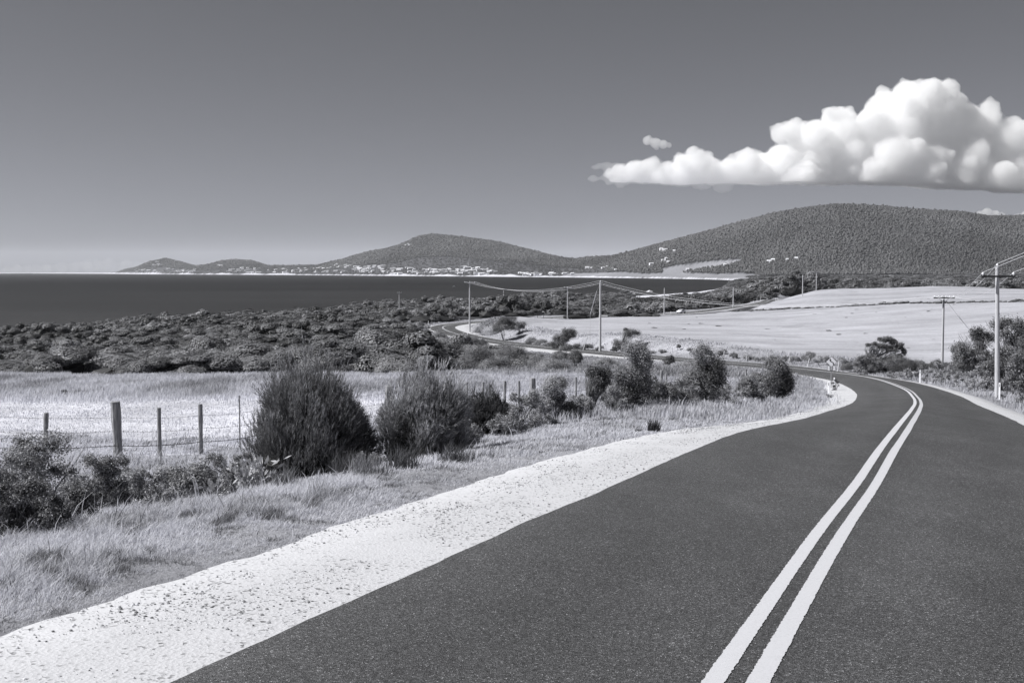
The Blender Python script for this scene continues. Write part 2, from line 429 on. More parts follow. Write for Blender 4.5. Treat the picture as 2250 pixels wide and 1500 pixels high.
# ------------------------------------------------------------------ land cover: 0 grass verge,1 paddock,2 field,3 scrub,4 sand,5 forest,6 far plain
FNX = (np.array([1120, 1150, 1319, 1500, 1700, 1900, 2073, 2250, 4500]) - 1125) / F
FNEAR = [262, 222, 186, 164, 147, 131, 133, 130, 120]
FFAR = [265, 300, 338, 362, 405, 690, 900, 1000, 1000]
FFX = (np.array([1120, 1150, 1319, 1500, 1640, 1870, 1950, 2050, 4500]) - 1125) / F
def cover(X, Y, Z=None):
    X = np.asarray(X, float).ravel(); Y = np.asarray(Y, float).ravel()
    u = X / np.maximum(Y, 5); c = np.full(len(X), 3)
    n1 = (fbm(X / 7, Y / 7, 51, 3) - 0.5)
    left = (u < (1330 - 1125) / F + 0.03 * n1) & (Y < 81 + 5 * n1)
    left |= (Y < 78 + 8 * n1) & (u < 0.36)
    c[left] = 1
    # verge in front of the fence line
    fl = np.interp(u, (np.array([-2000, 90, 253, 523, 1172, 1460, 1700, 1800]) - 1125) / F, [24, 26, 28, 31, 45, 62, 74, 80])
    c[(Y < fl)] = 0
    near_f = np.interp(u, FNX, FNEAR); far_f = np.interp(u, FFX, FFAR)
    fieldm = (u > (1135 - 1125) / F) & (Y > near_f + 8 * n1) & (Y < far_f + 14 * n1)
    c[fieldm] = 2
    D, ZZ, S = road_query(X, Y)
    c[(D < 9) & (c == 3)] = 0
    if Z is not None:
        farm = Y > 900
        near_s = np.interp(u, (np.array([1385, 1440, 1480, 1530, 1570, 1600, 1625]) - 1125) / F, [1190, 1260, 1340, 1430, 1620, 2000, 3000])
        sand = farm & ~((u > (1612 - 1125) / F) & (Y < 3150)) & (Z < -25 + np.where(Y > 3200, Y * 0.0026 * np.clip(fbm(u * 70, u * 0 + 3, 73, 3) - 0.12, 0.12, 1), 2.2)) & (u < (1660 - 1125) / F)
        t = (Y - np.interp(u, F_U, FS)) / (np.interp(u, F_U, FD) - np.interp(u, F_U, FS))
        nn = fbm(X / 260, Y / 260, 71, 4)
        c[farm & (t > 0)] = 5
        flat = farm & (t > 0.02) & (u > (1235 - 1125) / F) & (u < (1660 - 1125) / F) & (Z < -6 + 14 * (nn - 0.5))
        c[flat] = 6
        # sloping paddock above the beach and the strip under the big hill
        row = 597 - Z / Y * F; px = 1125 + u * F
        lo = np.interp(px, [1455, 1500, 1560, 1625], [590, 581, 574, 571]); hi = np.interp(px, [1455, 1500, 1540, 1625], [600, 600, 592, 577])
        c[farm & (px > 1455) & (px < 1628) & (row > lo + 2 * (nn - .5)) & (row < hi)] = 6
        c[(px > 1640) & (px < 2125 + 60 * (nn - .5)) & (Y > 2250 + 500 * (nn - .5)) & (Y < 3250 + 700 * (nn - .5))] = 6
        c[farm & (u > (1660 - 1125) / F) & (Y < 2200)] = 3
        c[sand] = 4
        c[farm & (Z > -25.5) & (u > 0.1) & (u < (1612 - 1125) / F) & (Y < 2150) & (Y > near_s * (0.86 + 0.05 * nn))] = 4
    return c

# ------------------------------------------------------------------ ground sheet
def build_ground():
    ud = np.linspace(-0.5, 0.5, 470)
    us = 0.5 + (2.4 - 0.5) * np.linspace(0, 1, 46)[1:] ** 1.6
    U = np.concatenate([-us[::-1], ud, us])
    R = np.exp(np.linspace(math.log(2.0), math.log(25000.0), 1100))
    Yg = R - 8
    UU, RR = np.meshgrid(U, R)
    X = (UU * RR).ravel(); Y = np.repeat(Yg, len(U))
    Z = ground_z(X, Y)
    c = cover(X, Y, Z)
    # albedo of the ground itself by land cover
    alb = np.array([0.30, 0.64, 0.38, 0.06, 0.60, 0.075, 0.24])[c]
    n = fbm(X / 3.0, Y / 3.0, 81, 4); nl = fbm(X / 30.0, Y / 9.0, 85, 4); nx = fbm(X / 400, Y / 400, 87, 4)
    far_row = 597 - Z / np.maximum(Y, 5) * F; pxx = 1125 + X / np.maximum(Y, 5) * F
    f = 1 + np.where(c <= 1, 0.5 * (n - 0.5), 0) + np.where(c == 2, 0.55 * (nl - 0.5) - 0.12 * (fbm(X / 7, Y / 14, 89, 3) > 0.66), 0) + np.where(c == 3, 1.0 * (n - 0.5), 0) + np.where(c >= 5, 0.8 * (nx - 0.5), 0)
    alb = np.clip(alb * f, 0.02, 0.85)
    nr, nc = len(R), len(U)
    i = np.arange(nr - 1)[:, None] * nc + np.arange(nc - 1)[None]
    loops = np.stack([i, i + 1, i + nc + 1, i + nc], -1).reshape(-1)
    me = mesh_np('ground', np.stack([X, Y, Z], 1), loops, np.full((nr - 1) * (nc - 1), 4), [M['ground']], {'shade': alb, 'rough_amt': np.isin(c, [0, 1, 2]).astype(float)}, True)
    return tag(link('ground', me), 'rolling coastal ground with pale paddocks, dark heath and far hills', None, None, 'structure')

m, nt, b = new_mat('ground_cover')
a = attr_node(nt, 'shade')
fine = noise_node(nt, 1.7, 8, 0.72); coarse = noise_node(nt, 0.16, 6, 0.6)
tc = N(nt, 'ShaderNodeTexCoord'); mp = N(nt, 'ShaderNodeMapping'); mp.inputs['Scale'].default_value = (0.05, 0.22, 0.1)
nt.links.new(tc.outputs['Object'], mp.inputs['Vector'])
streak = noise_node(nt, 1.0, 7, 0.68, vec=mp.outputs[0])
k = mathn(nt, 'MULTIPLY', mathn(nt, 'MULTIPLY_ADD', fine, 0.9, 0.55), mathn(nt, 'MULTIPLY_ADD', coarse, 0.4, 0.8))
k = mathn(nt, 'MULTIPLY', k, mathn(nt, 'MULTIPLY_ADD', streak, 0.6, 0.7))
v = mathn(nt, 'MINIMUM', mathn(nt, 'MULTIPLY', a, k), 0.82)
cc = N(nt, 'ShaderNodeCombineColor')
for i_, t_ in enumerate((0.965, 0.97, 1.05)): nt.links.new(mathn(nt, 'MULTIPLY', v, t_), cc.inputs[i_])
nt.links.new(cc.outputs[0], b.inputs['Base Color']); b.inputs['Specular IOR Level'].default_value = 0.05; b.inputs['Roughness'].default_value = 1
bump(nt, b, fine, 0.7, 0.25)
M['ground'] = m

ground = build_ground()

# ------------------------------------------------------------------ sea
m, nt, b = new_mat('sea_water')
tc = N(nt, 'ShaderNodeTexCoord'); mp = N(nt, 'ShaderNodeMapping'); mp.inputs['Scale'].default_value = (0.0012, 0.004, 1)
nt.links.new(tc.outputs['Object'], mp.inputs['Vector'])
big = noise_node(nt, 1.0, 5, 0.6, vec=mp.outputs[0])
sp = N(nt, 'ShaderNodeSeparateXYZ'); nt.links.new(tc.outputs['Object'], sp.inputs[0])
shal = N(nt, 'ShaderNodeMapRange'); shal.inputs['From Min'].default_value = 600; shal.inputs['From Max'].default_value = 2600; shal.inputs['To Min'].default_value = 3.6; shal.inputs['To Max'].default_value = 1.0
nt.links.new(mathn(nt, 'ADD', sp.outputs[1], mathn(nt, 'MULTIPLY', big, 700)), shal.inputs['Value'])
vsea = mathn(nt, 'MULTIPLY', mathn(nt, 'MULTIPLY_ADD', big, 0.022, 0.001), shal.outputs[0]); csea = N(nt, 'ShaderNodeCombineColor')
for i_, t_ in enumerate((0.99, 0.99, 1.02)): nt.links.new(mathn(nt, 'MULTIPLY', vsea, t_), csea.inputs[i_])
nt.links.new(csea.outputs[0], b.inputs['Base Color'])
b.inputs['Roughness'].default_value = 0.55; b.inputs['IOR'].default_value = 1.33; b.inputs['Specular IOR Level'].default_value = 0.12
w = noise_node(nt, 0.12, 6, 0.7)
bump(nt, b, w, 1.0, 1.2)
M['sea'] = m
xs = np.array([-14900, -6000, -2500, -900, -300, 0, 300, 900, 2500, 6000, 14900.]); ys = np.array([300, 600, 900, 1500, 3000, 6000, 12000, 24900.])
XX, YY = np.meshgrid(xs, ys); nc = len(xs); i = np.arange(len(ys) - 1)[:, None] * nc + np.arange(nc - 1)[None]
me = mesh_np('sea', np.stack([XX.ravel(), YY.ravel(), np.full(XX.size, SEA)], 1), np.stack([i, i + 1, i + nc + 1, i + nc], -1).reshape(-1), np.full(i.size, 4), [M['sea']])
tag(link('sea', me), 'dark calm water of the bay', None, None, 'structure')

# ------------------------------------------------------------------ road, shoulders, markings
def ribbon(name, offs, zoff, mat, jl=None, jr=None, wob=0.0, s0=0, s1=None, skirt=0.0, seed=0):
    """strip along the centre line; offs = lateral offsets left to right; the two outer edges get ragged"""
    s1 = s1 or len(CL); P = CL[s0:s1]; Nn = CN[s0:s1]; S = CS[s0:s1]
    offs = list(offs); n = len(offs)
    V = np.zeros((len(P), n, 3))
    for j, o in enumerate(offs):
        oo = np.full(len(P), float(o))
        if wob and j in (0, n - 1):
            sc = 1 if o > 0 else -1
            oo = oo + wob * (fbm(S / 1.9, S * 0 + j * 7 + seed, 91, 3) - 0.5) * 2 + wob * 0.35 * (fbm(S / 0.35, S * 0 + j * 3 + seed, 95, 3) - 0.5) * 2
        V[:, j, 0] = P[:, 0] + Nn[:, 0] * oo; V[:, j, 1] = P[:, 1] + Nn[:, 1] * oo
        V[:, j, 2] = P[:, 2] + (zoff if not hasattr(zoff, '__len__') else zoff[j]) + crown(P[:, 1], oo)
    i = np.arange(len(P) - 1)[:, None] * n + np.arange(n - 1)[None]
    me = mesh_np(name, V.reshape(-1, 3), np.stack([i, i + 1, i + n + 1, i + n], -1).reshape(-1), np.full(i.size, 4), [mat], {'lat': np.tile(np.array(offs, float), len(P))}, True)
    return link(name, me)

m, nt, b = new_mat('chip_seal_asphalt')
tc = N(nt, 'ShaderNodeTexCoord')
vo = N(nt, 'ShaderNodeTexVoronoi'); vo.inputs['Scale'].default_value = 120; nt.links.new(tc.outputs['Object'], vo.inputs['Vector'])
vo2 = N(nt, 'ShaderNodeTexVoronoi'); vo2.inputs['Scale'].default_value = 60; nt.links.new(tc.outputs['Object'], vo2.inputs['Vector'])
sepc = N(nt, 'ShaderNodeSeparateColor'); nt.links.new(vo.outputs['Color'], sepc.inputs[0])
sepc2 = N(nt, 'ShaderNodeSeparateColor'); nt.links.new(vo2.outputs['Color'], sepc2.inputs[0])
stone = ramp(nt, sepc.outputs[0], [(0.0, grey(0.022, .4)), (0.5, grey(0.066, .4)), (0.96, grey(0.14, .4)), (0.9995, grey(0.42, .4))])
stone2 = ramp(nt, sepc2.outputs[0], [(0.0, grey(0.78, .4)), (0.6, grey(0.95, .4)), (1.0, grey(1.2, .4))])
col = mul(nt, stone, stone2)
mpt = N(nt, 'ShaderNodeMapping'); mpt.inputs['Scale'].default_value = (0.25, 0.12, 0.2); nt.links.new(tc.outputs['Object'], mpt.inputs['Vector'])
col = mul(nt, col, ramp(nt, noise_node(nt, 1.6, 5, 0.55, vec=mpt.outputs[0]), [(0.3, grey(0.86, 0)), (0.7, grey(1.12, 0))]))
lt = mathn(nt, 'ABSOLUTE', attr_node(nt, 'lat'))
wt = mathn(nt, 'MULTIPLY', mathn(nt, 'COSINE', mathn(nt, 'MULTIPLY', mathn(nt, 'SUBTRACT', lt, 0.78), 2 * math.pi / 1.55)), 0.06)
edge_ = N(nt, 'ShaderNodeMapRange'); edge_.inputs['From Min'].default_value = 2.45; edge_.inputs['From Max'].default_value = 3.1; edge_.inputs['To Min'].default_value = 0.0; edge_.inputs['To Max'].default_value = 0.45
nt.links.new(lt, edge_.inputs['Value'])
dust = mathn(nt, 'MULTIPLY', edge_.outputs[0], noise_node(nt, 0.8, 5, 0.6))
kk = mathn(nt, 'ADD', mathn(nt, 'ADD', wt, 1.0), dust)
cck = N(nt, 'ShaderNodeCombineColor')
for i_ in range(3): nt.links.new(kk, cck.inputs[i_])
col = mul(nt, col, cck.outputs[0])
# pale scuffs and faint sealed patches of the worn seal
mps = N(nt, 'ShaderNodeMapping'); mps.inputs['Scale'].default_value = (0.9, 0.35, 0.5); mps.inputs['Rotation'].default_value = (0, 0, -0.37); nt.links.new(tc.outputs['Object'], mps.inputs['Vector'])
col = mul(nt, col, ramp(nt, noise_node(nt, 1.3, 7, 0.75, vec=mps.outputs[0]), [(0.30, grey(0.84, 0)), (0.5, grey(1.0, 0)), (0.74, grey(1.28, 0))]))
nt.links.new(col, b.inputs['Base Color']); b.inputs['Roughness'].default_value = 0.75; b.inputs['Specular IOR Level'].default_value = 0.35
bump(nt, b, mathn(nt, 'ADD', vo.outputs['Distance'], noise_node(nt, 60, 3, 0.6)), 0.9, 0.008)
M['asphalt'] = m

m, nt, b = new_mat('white_gravel')
tc = N(nt, 'ShaderNodeTexCoord')
vo = N(nt, 'ShaderNodeTexVoronoi'); vo.inputs['Scale'].default_value = 38; nt.links.new(tc.outputs['Object'], vo.inputs['Vector'])
sepc = N(nt, 'ShaderNodeSeparateColor'); nt.links.new(vo.outputs['Color'], sepc.inputs[0])
g1 = ramp(nt, sepc.outputs[0], [(0.0, grey(0.52, .8)), (0.84, grey(0.50, .8)), (0.92, grey(0.34, .8)), (0.99, grey(0.10, .8))])
patch = ramp(nt, noise_node(nt, 0.9, 6, 0.65), [(0.36, grey(0, 0)), (0.56, grey(1, 0))])
mx = N(nt, 'ShaderNodeMix', data_type='RGBA'); nt.links.new(patch, mx.inputs['Factor']); mx.inputs[6].default_value = grey(0.53, .8); nt.links.new(g1, mx.inputs[7])
nt.links.new(mx.outputs[2], b.inputs['Base Color']); b.inputs['Roughness'].default_value = 1; b.inputs['Specular IOR Level'].default_value = 0.1
bump(nt, b, mathn(nt, 'ADD', mathn(nt, 'MULTIPLY', vo.outputs['Distance'], 0.4), noise_node(nt, 22, 5, 0.7)), 0.35, 0.03)
M['gravel'] = m

m, nt, b = new_mat('road_line_paint')
f = noise_node(nt, 130, 4, 0.7)
nt.links.new(mul(nt, ramp(nt, noise_node(nt, 45, 4, 0.7), [(0.28, 0.46), (0.5, 0.53)]), ramp(nt, noise_node(nt, 260, 3, 0.8), [(0.33, grey(0.72, 0)), (0.44, grey(1.0, 0))])), b.inputs['Base Color'])
bump(nt, b, f, 0.4, 0.004)
M['line'] = m

def shoulder():
    L = shw(CL[:, 1], np.ones(len(CL), bool)); R = shw(CL[:, 1], np.zeros(len(CL), bool))
    L = L + 0.10 * (fbm(CS / 1.7, CS * 0, 91, 3) - .5) + 0.12 * (fbm(CS / 0.35, CS * 0, 94, 3) - .5); R = R + 0.25 * (fbm(CS / 1.7, CS * 0 + 5, 92, 3) - .5)
    L = np.maximum(L, .12); R = np.maximum(R, .12)
    offs = [-(HW + L + .45), -(HW + L), -(HW + L * .5), -(HW - .5) + 0 * L, (HW - .5) + 0 * L, HW + R * .5, HW + R, HW + R + .45]
    dz = [-.24, .004, .012, 0, 0, .012, .004, -.24]
    V = np.stack([np.stack([CL[:, 0] + CN[:, 0] * o, CL[:, 1] + CN[:, 1] * o, CL[:, 2] + z + crown(CL[:, 1], o)], 1) for o, z in zip(offs, dz)], 1)
    n = 8; i = np.arange(len(CL) - 1)[:, None] * n + np.arange(n - 1)[None]
    me = mesh_np('gravel_shoulder', V.reshape(-1, 3), np.stack([i, i + 1, i + n + 1, i + n], -1).reshape(-1), np.full(i.size, 4), [M['gravel']], None, True)
    tag(link('gravel_shoulder', me), 'white gravel shoulders along both sides of the road', None, None, 'structure')
shoulder()
tag(ribbon('road', [-HW, -HW + 0.25, -2.3, -1.6, -0.8, 0, 0.8, 1.6, 2.3, HW - 0.25, HW], [0.014, 0.028, 0.037, 0.045, 0.0500, 0.055, 0.0500, 0.045, 0.037, 0.028, 0.014], M['asphalt'], wob=0.035), 'dark two lane chip seal road winding down towards the coast', None, None, 'structure')

def line_strip(name, o0, o1, label, lean):
    P = CL; keep = (CS > 3)
    idx = np.where(keep)[0]; a, b_ = idx[0], idx[-1] + 1
    seg = []
    # finer sampling near the camera gives the brushed, stone-broken paint edge
    S = CS[a:b_]; fine_s = np.concatenate([np.arange(S[0], 45, 0.012), np.arange(45, 120, 0.1), np.arange(120, S[-1], 0.8)])
    Px = np.interp(fine_s, CS, CL[:, 0]); Py = np.interp(fine_s, CS, CL[:, 1]); Pz = np.interp(fine_s, CS, CL[:, 2])
    Nx = np.interp(fine_s, CS, CN[:, 0]); Ny = np.interp(fine_s, CS, CN[:, 1])
    r = np.random.default_rng(int(abs(o0) * 1000) + 5)
    jag = lambda k: (r.random(len(fine_s)) - 0.5) * 0.007 + 0.005 * (fbm(fine_s / 0.05, fine_s * 0 + k, 97, 2) - 0.5) * 2 + 0.006 * (fbm(fine_s / 2.5, fine_s * 0 + k, 99, 2) - .5) * 2
    oa = o0 + jag(o0 * 10); ob = o1 + jag(o1 * 10 + 3)
    zt = lambda o: Pz + crown(Py, o) + 0.055 - 0.0063 * np.abs(o) / 1.0 + 0.005
    V = np.stack([np.stack([Px + Nx * oa, Py + Ny * oa, zt(oa)], 1), np.stack([Px + Nx * ob, Py + Ny * ob, zt(ob)], 1)], 1)
    i = np.arange(len(fine_s) - 1) * 2
    me = mesh_np(name, V.reshape(-1, 3), np.stack([i, i + 1, i + 3, i + 2], -1).reshape(-1), np.full(len(i), 4), [M['line']])
    return tag(link(name, me), label, None, None, 'structure')
line_strip('road_marking', -0.182, -0.058, 'left stripe of the white double centre line', 0)
line_strip('road_marking', 0.058, 0.182, 'right stripe of the white double centre line', 0)
M['wire_dark'] = plain('rusty_wire', 0.05, 0.7)
M['white_wood'] = plain('bleached_wood', 0.62, 0.9, 20, 0.2)
M['dark_wood'] = plain('dark_timber', 0.06, 0.9, 14, 0.3)
M['steel'] = plain('galvanised_steel', 0.30, 0.45)
M['reflector'] = plain('dark_reflector', 0.03, 0.3)
M['signface'] = plain('sign_face', 0.75, 0.5)
M['carpaint'] = plain('white_car_paint', 0.8, 0.3)
M['tyre'] = plain('tyre_rubber', 0.02, 0.9)
def vapour(key, dens):
    m = bpy.data.materials.new('cloud_vapour'); m.use_nodes = True; nt = m.node_tree; nt.nodes.remove(nt.nodes['Principled BSDF'])
    v_ = nt.nodes.new('ShaderNodeVolumeScatter'); v_.inputs['Color'].default_value = (1, 1, 1, 1); v_.inputs['Density'].default_value = dens; v_.inputs['Anisotropy'].default_value = 0.0
    nt.links.new(v_.outputs[0], nt.nodes['Material Output'].inputs['Volume']); M[key] = m
vapour('cloud', 0.0042); vapour('veil', 0.0014); vapour('faint', 0.00025)

# ================================================================== vegetation toolkit
def rdir(n, up=0.0):
    v = rng.normal(size=(n, 3)); v[:, 2] += up
    return v / np.linalg.norm(v, axis=1)[:, None]

def unit(v): return v / np.maximum(np.linalg.norm(v, axis=-1, keepdims=True), 1e-9)

def diamonds(P, Nr, L, Wd, shade, axis=None):
    """one four-cornered leaf per point: P centre, Nr facing, L length, Wd width"""
    n = len(P)
    r = rdir(n) if axis is None else unit(axis)
    s = unit(np.cross(Nr, r)); t = unit(np.cross(s, Nr)) if axis is None else r
    L = np.broadcast_to(np.asarray(L, float), (n,))[:, None]; Wd = np.broadcast_to(np.asarray(Wd, float), (n,))[:, None]
    V = np.stack([P - t * L / 2, P + s * Wd / 2 + t * L * 0.05, P + t * L / 2, P - s * Wd / 2 + t * L * 0.05], 1).reshape(-1, 3)
    return V, np.arange(n * 4), np.full(n, 4), np.repeat(shade, 4)

def needles(P, D, L, Wd, shade):
    n = len(P); s = unit(np.cross(D, rdir(n)))
    L = np.broadcast_to(np.asarray(L, float), (n,))[:, None]
    V = np.stack([P - s * Wd / 2, P + s * Wd / 2, P + D * L], 1).reshape(-1, 3)
    return V, np.arange(n * 3), np.full(n, 3), np.repeat(shade, 3)

def join(parts):
    V = []; Lp = []; T = []; S = []; o = 0
    for v, l, t, s in parts:
        V.append(v); Lp.append(l + o); T.append(t); S.append(s); o += len(v)
    return np.concatenate(V), np.concatenate(Lp), np.concatenate(T), np.concatenate(S)

_t = (1 + 5 ** 0.5) / 2
ICO_V = unit(np.array([[-1, _t, 0], [1, _t, 0], [-1, -_t, 0], [1, -_t, 0], [0, -1, _t], [0, 1, _t], [0, -1, -_t], [0, 1, -_t], [_t, 0, -1], [_t, 0, 1], [-_t, 0, -1], [-_t, 0, 1]], float))
ICO_F = np.array([[0, 11, 5], [0, 5, 1], [0, 1, 7], [0, 7, 10], [0, 10, 11], [1, 5, 9], [5, 11, 4], [11, 10, 2], [10, 7, 6], [7, 1, 8], [3, 9, 4], [3, 4, 2], [3, 2, 6], [3, 6, 8], [3, 8, 9], [4, 9, 5], [2, 4, 11], [6, 2, 10], [8, 6, 7], [9, 8, 1]])

def blobs(C, R, shade, jit=0.18):
    """one irregular 20-sided clump per centre; R (n,3)"""
    n = len(C)
    k = 1 + jit * rng.uniform(-1, 1, (n, 12, 1))
    V = C[:, None] + ICO_V[None] * R[:, None] * k
    Lp = (ICO_F.reshape(-1)[None] + 12 * np.arange(n)[:, None]).reshape(-1)
    return V.reshape(-1, 3), Lp, np.full(n * 20, 3), np.repeat(shade, 12)

def shell(lobes, n, depth=0.25, under=-0.35):
    """points over the outside of a union of ellipsoid lobes"""
    L = np.array(lobes, float); c = L[:, :3]; r = L[:, 3:6]
    a = (r.prod(1)) ** (2 / 3.); a /= a.sum()
    P = []; Nn = []; K = []
    got = 0
    while got < n:
        m = int((n - got) * 1.8) + 40
        k = rng.choice(len(L), m, p=a); d = rdir(m); d = d[:, :]
        ok = d[:, 2] > under; k, d = k[ok], d[ok]
        rad = 1 - depth * rng.random(len(d)) ** 1.6
        p = c[k] + d * r[k] * rad[:, None]
        q = (((p[:, None] - c[None]) / r[None]) ** 2).sum(-1)
        q[np.arange(len(k)), k] = 9
        ok = (q.min(1) > 0.72)
        P.append(p[ok]); Nn.append(unit(d[ok] / r[k][ok])); K.append(k[ok]); got += ok.sum()
    return np.concatenate(P)[:n], np.concatenate(Nn)[:n], np.concatenate(K)[:n]

def clumpy(P, s, seed):
    """-1..1 three-dimensional clump noise"""
    return (fbm(P[:, 0] / s + P[:, 2] * 0.7 / s, P[:, 1] / s - P[:, 2] * 0.45 / s, seed, 3) - 0.5) * 2

def dome_lobes(w, dp, h, n, shear=0.30):
    out = []
    for i in range(n):
        a = random.uniform(0, 2 * math.pi); q = math.sqrt(random.random()) * 0.78
        x, y = math.cos(a) * q * w / 2, math.sin(a) * q * dp / 2
        top = h * (1 - 0.75 * q * q) * random.uniform(0.82, 1.0)
        r = random.uniform(0.17, 0.30) * min(w, dp)
        rz = r * random.uniform(0.55, 0.8)
        out.append((x + shear * (top - rz), y, max(top - rz, rz * 0.3), r, r, rz))
    return out

def scrub_proto(w, dp, h, nl, nleaf, leaf, base, seed, core=True):
    lob = dome_lobes(w, dp, h, nl)
    P, Nr, K = shell(lob, nleaf, 0.22, -0.25)
    cl = clumpy(P, 0.22 * w, seed)
    P = P + Nr * (cl[:, None] * 0.07 * w)
    kshade = rng.uniform(0.8, 1.2, len(lob))[K]
    Nr = unit(Nr + np.array([-0.15, 0, 0.35]) + rdir(len(P)) * 0.24)
    sh = base * kshade * rng.uniform(0.45, 1.5, len(P)) * (1 + 0.55 * cl)
    parts = [diamonds(P, Nr, leaf * rng.uniform(0.7, 1.4, len(P)), leaf * 0.7, sh)]
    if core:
        L = np.array(lob); parts.append(blobs(L[:, :3], L[:, 3:6] * 0.80, np.full(len(L), base * 0.25)))  # dark core tone stands for the shade inside the shrub
        parts.append(blobs(np.array([[0, 0, h * 0.22]]), np.array([[w * 0.42, dp * 0.42, h * 0.34]]), np.array([base * 0.2])))  # same inner shade coloured in low in the middle
    return join(parts)

def place_merged(name, protos, pos, scl, rot, shade, mat, label, kind='stuff', sz=None):
    V = []; Lp = []; T = []; S = []; o = 0
    for i in range(len(pos)):
        v, l, t, s = protos[i % len(protos)]
        c, sn = math.cos(rot[i]), math.sin(rot[i]); k = scl[i]; kz = sz[i] if sz is not None else k
        vv = np.empty_like(v); vv[:, 0] = (v[:, 0] * c - v[:, 1] * sn) * k * 1.3 + pos[i][0]; vv[:, 1] = (v[:, 0] * sn + v[:, 1] * c) * k + pos[i][1]; vv[:, 2] = v[:, 2] * kz + pos[i][2]
        V.append(vv); Lp.append(l + o); T.append(t); S.append(np.clip(s * shade[i], 0.01, 0.6)); o += len(v)
    me = mesh_np(name, np.concatenate(V), np.concatenate(Lp), np.concatenate(T), [mat], {'shade': np.concatenate(S)})
    return tag(link(name, me), label, None, None, kind)

def scatter(d0, d1, px0, px1, cell):
    """jittered positions in a wedge; cell = function of depth -> spacing"""
    out = []
    d = d0
    while d < d1:
        c = cell(d)
        x0, x1 = (px0 - 1125) / F * d, (px1 - 1125) / F * d
        n = max(int((x1 - x0) / c), 1)
        xs = x0 + (np.arange(n) + rng.random(n)) * (x1 - x0) / n
        ys = d + rng.random(n) * c
        out.append(np.stack([xs, ys, np.full(n, c)], 1)); d += c * 0.9
    return np.concatenate(out)

# ------------------------------------------------------------------ heath: individual shrubs near, masses farther
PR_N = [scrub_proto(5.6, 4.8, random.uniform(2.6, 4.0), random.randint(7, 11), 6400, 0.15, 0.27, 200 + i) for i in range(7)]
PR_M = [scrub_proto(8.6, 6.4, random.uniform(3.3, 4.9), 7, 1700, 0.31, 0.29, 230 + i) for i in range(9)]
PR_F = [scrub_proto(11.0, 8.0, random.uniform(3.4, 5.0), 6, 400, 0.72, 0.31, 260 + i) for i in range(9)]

def shrub_shade(X, Y):
    f = fbm(X / 26, Y / 26, 301, 3)
    return 0.10 + 1.12 * f + 0.7 * (rng.random(len(X)) > 0.86) * rng.random(len(X)) + rng.uniform(-0.18, 0.18, len(X))

def heath_ok(S, dmin):
    z = ground_z(S[:, 0], S[:, 1]); c = cover(S[:, 0], S[:, 1], z)
    D, Z, sg = road_query(S[:, 0], S[:, 1])
    lim = np.where(S[:, 1] < 300, 8.5, 10.5)
    px = S[:, 0] / S[:, 1] * F + 1125
    ok = (c == 3) & (D > lim) & (z > -24.3) & ~((px > 1036) & (S[:, 1] > 205) & (S[:, 1] < 332)) & ~((px > 1150) & (S[:, 1] > 118) & (S[:, 1] < 240)) & ~((px > 1440) & (px < 1735) & (S[:, 1] > 330) & (S[:, 1] < 11 + np.interp(px, [1440, 1480, 1560, 1612, 1660, 1700, 1735], [386, 398, 436, 466, 496, 570, 590])))
    return S[ok], z[ok]

mesh_near = [mesh_np('heath_foliage', *[p[k] for k in (0, 1, 2)], [M['scrub']], {'shade': p[3]}) for p in PR_N]
S1 = scatter(84, 172, -120, 1330, lambda d: 5.2 + 0.010 * (d - 88))
S1, z1 = heath_ok(S1, 88)
u1 = S1[:, 0] / S1[:, 1] * F + 1125
keep = ((u1 < 930) | (S1[:, 1] > 118)) & ~((u1 > 1280) & (S1[:, 1] > 105))
S1, z1 = S1[keep], z1[keep]
if len(S1) > 296:
    far_k = np.argsort(S1[:, 1])[:296]; extra = np.setdiff1d(np.arange(len(S1)), far_k)
    X1, zx1 = S1[extra], z1[extra]; S1, z1 = S1[far_k], z1[far_k]
else: X1 = np.zeros((0, 3)); zx1 = np.zeros(0)
for i in range(len(S1)):
    x, y, c = S1[i]; px = x / y * F + 1125
    fh = float(fbm(np.array([x / 17]), np.array([y / 22]), 311, 2)[0]); k = random.uniform(0.75, 1.35) * (1.0 if px < 1000 else 0.72) * (0.75 if y < 96 else 1)
    h = k * random.uniform(0.8, 1.1) * (0.35 + 1.3 * fh) * (0.9 if px < 1000 else 0.8)
    o = link('heath_shrub', mesh_near[i % 7], None, (x, y, z1[i] - 0.25), random.uniform(-0.5, 0.5), (k * 1.3, k, h))
    tag(o, 'rounded dark heath shrub in the wind-clipped belt beyond the pale paddock', 'shrub', 'wind-clipped heath shrubs beyond the paddock')

def mass(name, label, protos, rngs, extra=None, zlift=-0.3, hfun=None):
    pos = []; sc = []
    for d0, d1, p0, p1, cell, size in rngs:
        S = scatter(d0, d1, p0, p1, cell); S, z = heath_ok(S, d0)
        pos.append(np.c_[S[:, :2], z + zlift]); sc.append(size(S[:, 1]) * rng.uniform(0.7, 1.3, len(S)))
    if extra is not None and len(extra[0]): pos.append(np.c_[extra[0][:, :2], extra[1] + zlift]); sc.append(rng.uniform(0.7, 1.1, len(extra[0])))
    pos = np.concatenate(pos); sc = np.concatenate(sc)
    n = len(pos); sh = shrub_shade(pos[:, 0], pos[:, 1])
    hf = hfun(pos) if hfun else np.ones(n)
    print(name, n)
    return place_merged(name, protos, pos, sc, rng.uniform(-0.6, 0.6, n), sh, M['scrub'], label, sz=sc * rng.uniform(0.75, 1.1, n) * (0.35 + 1.3 * fbm(pos[:, 0] / 17, pos[:, 1] / 22, 311, 2)) * hf)

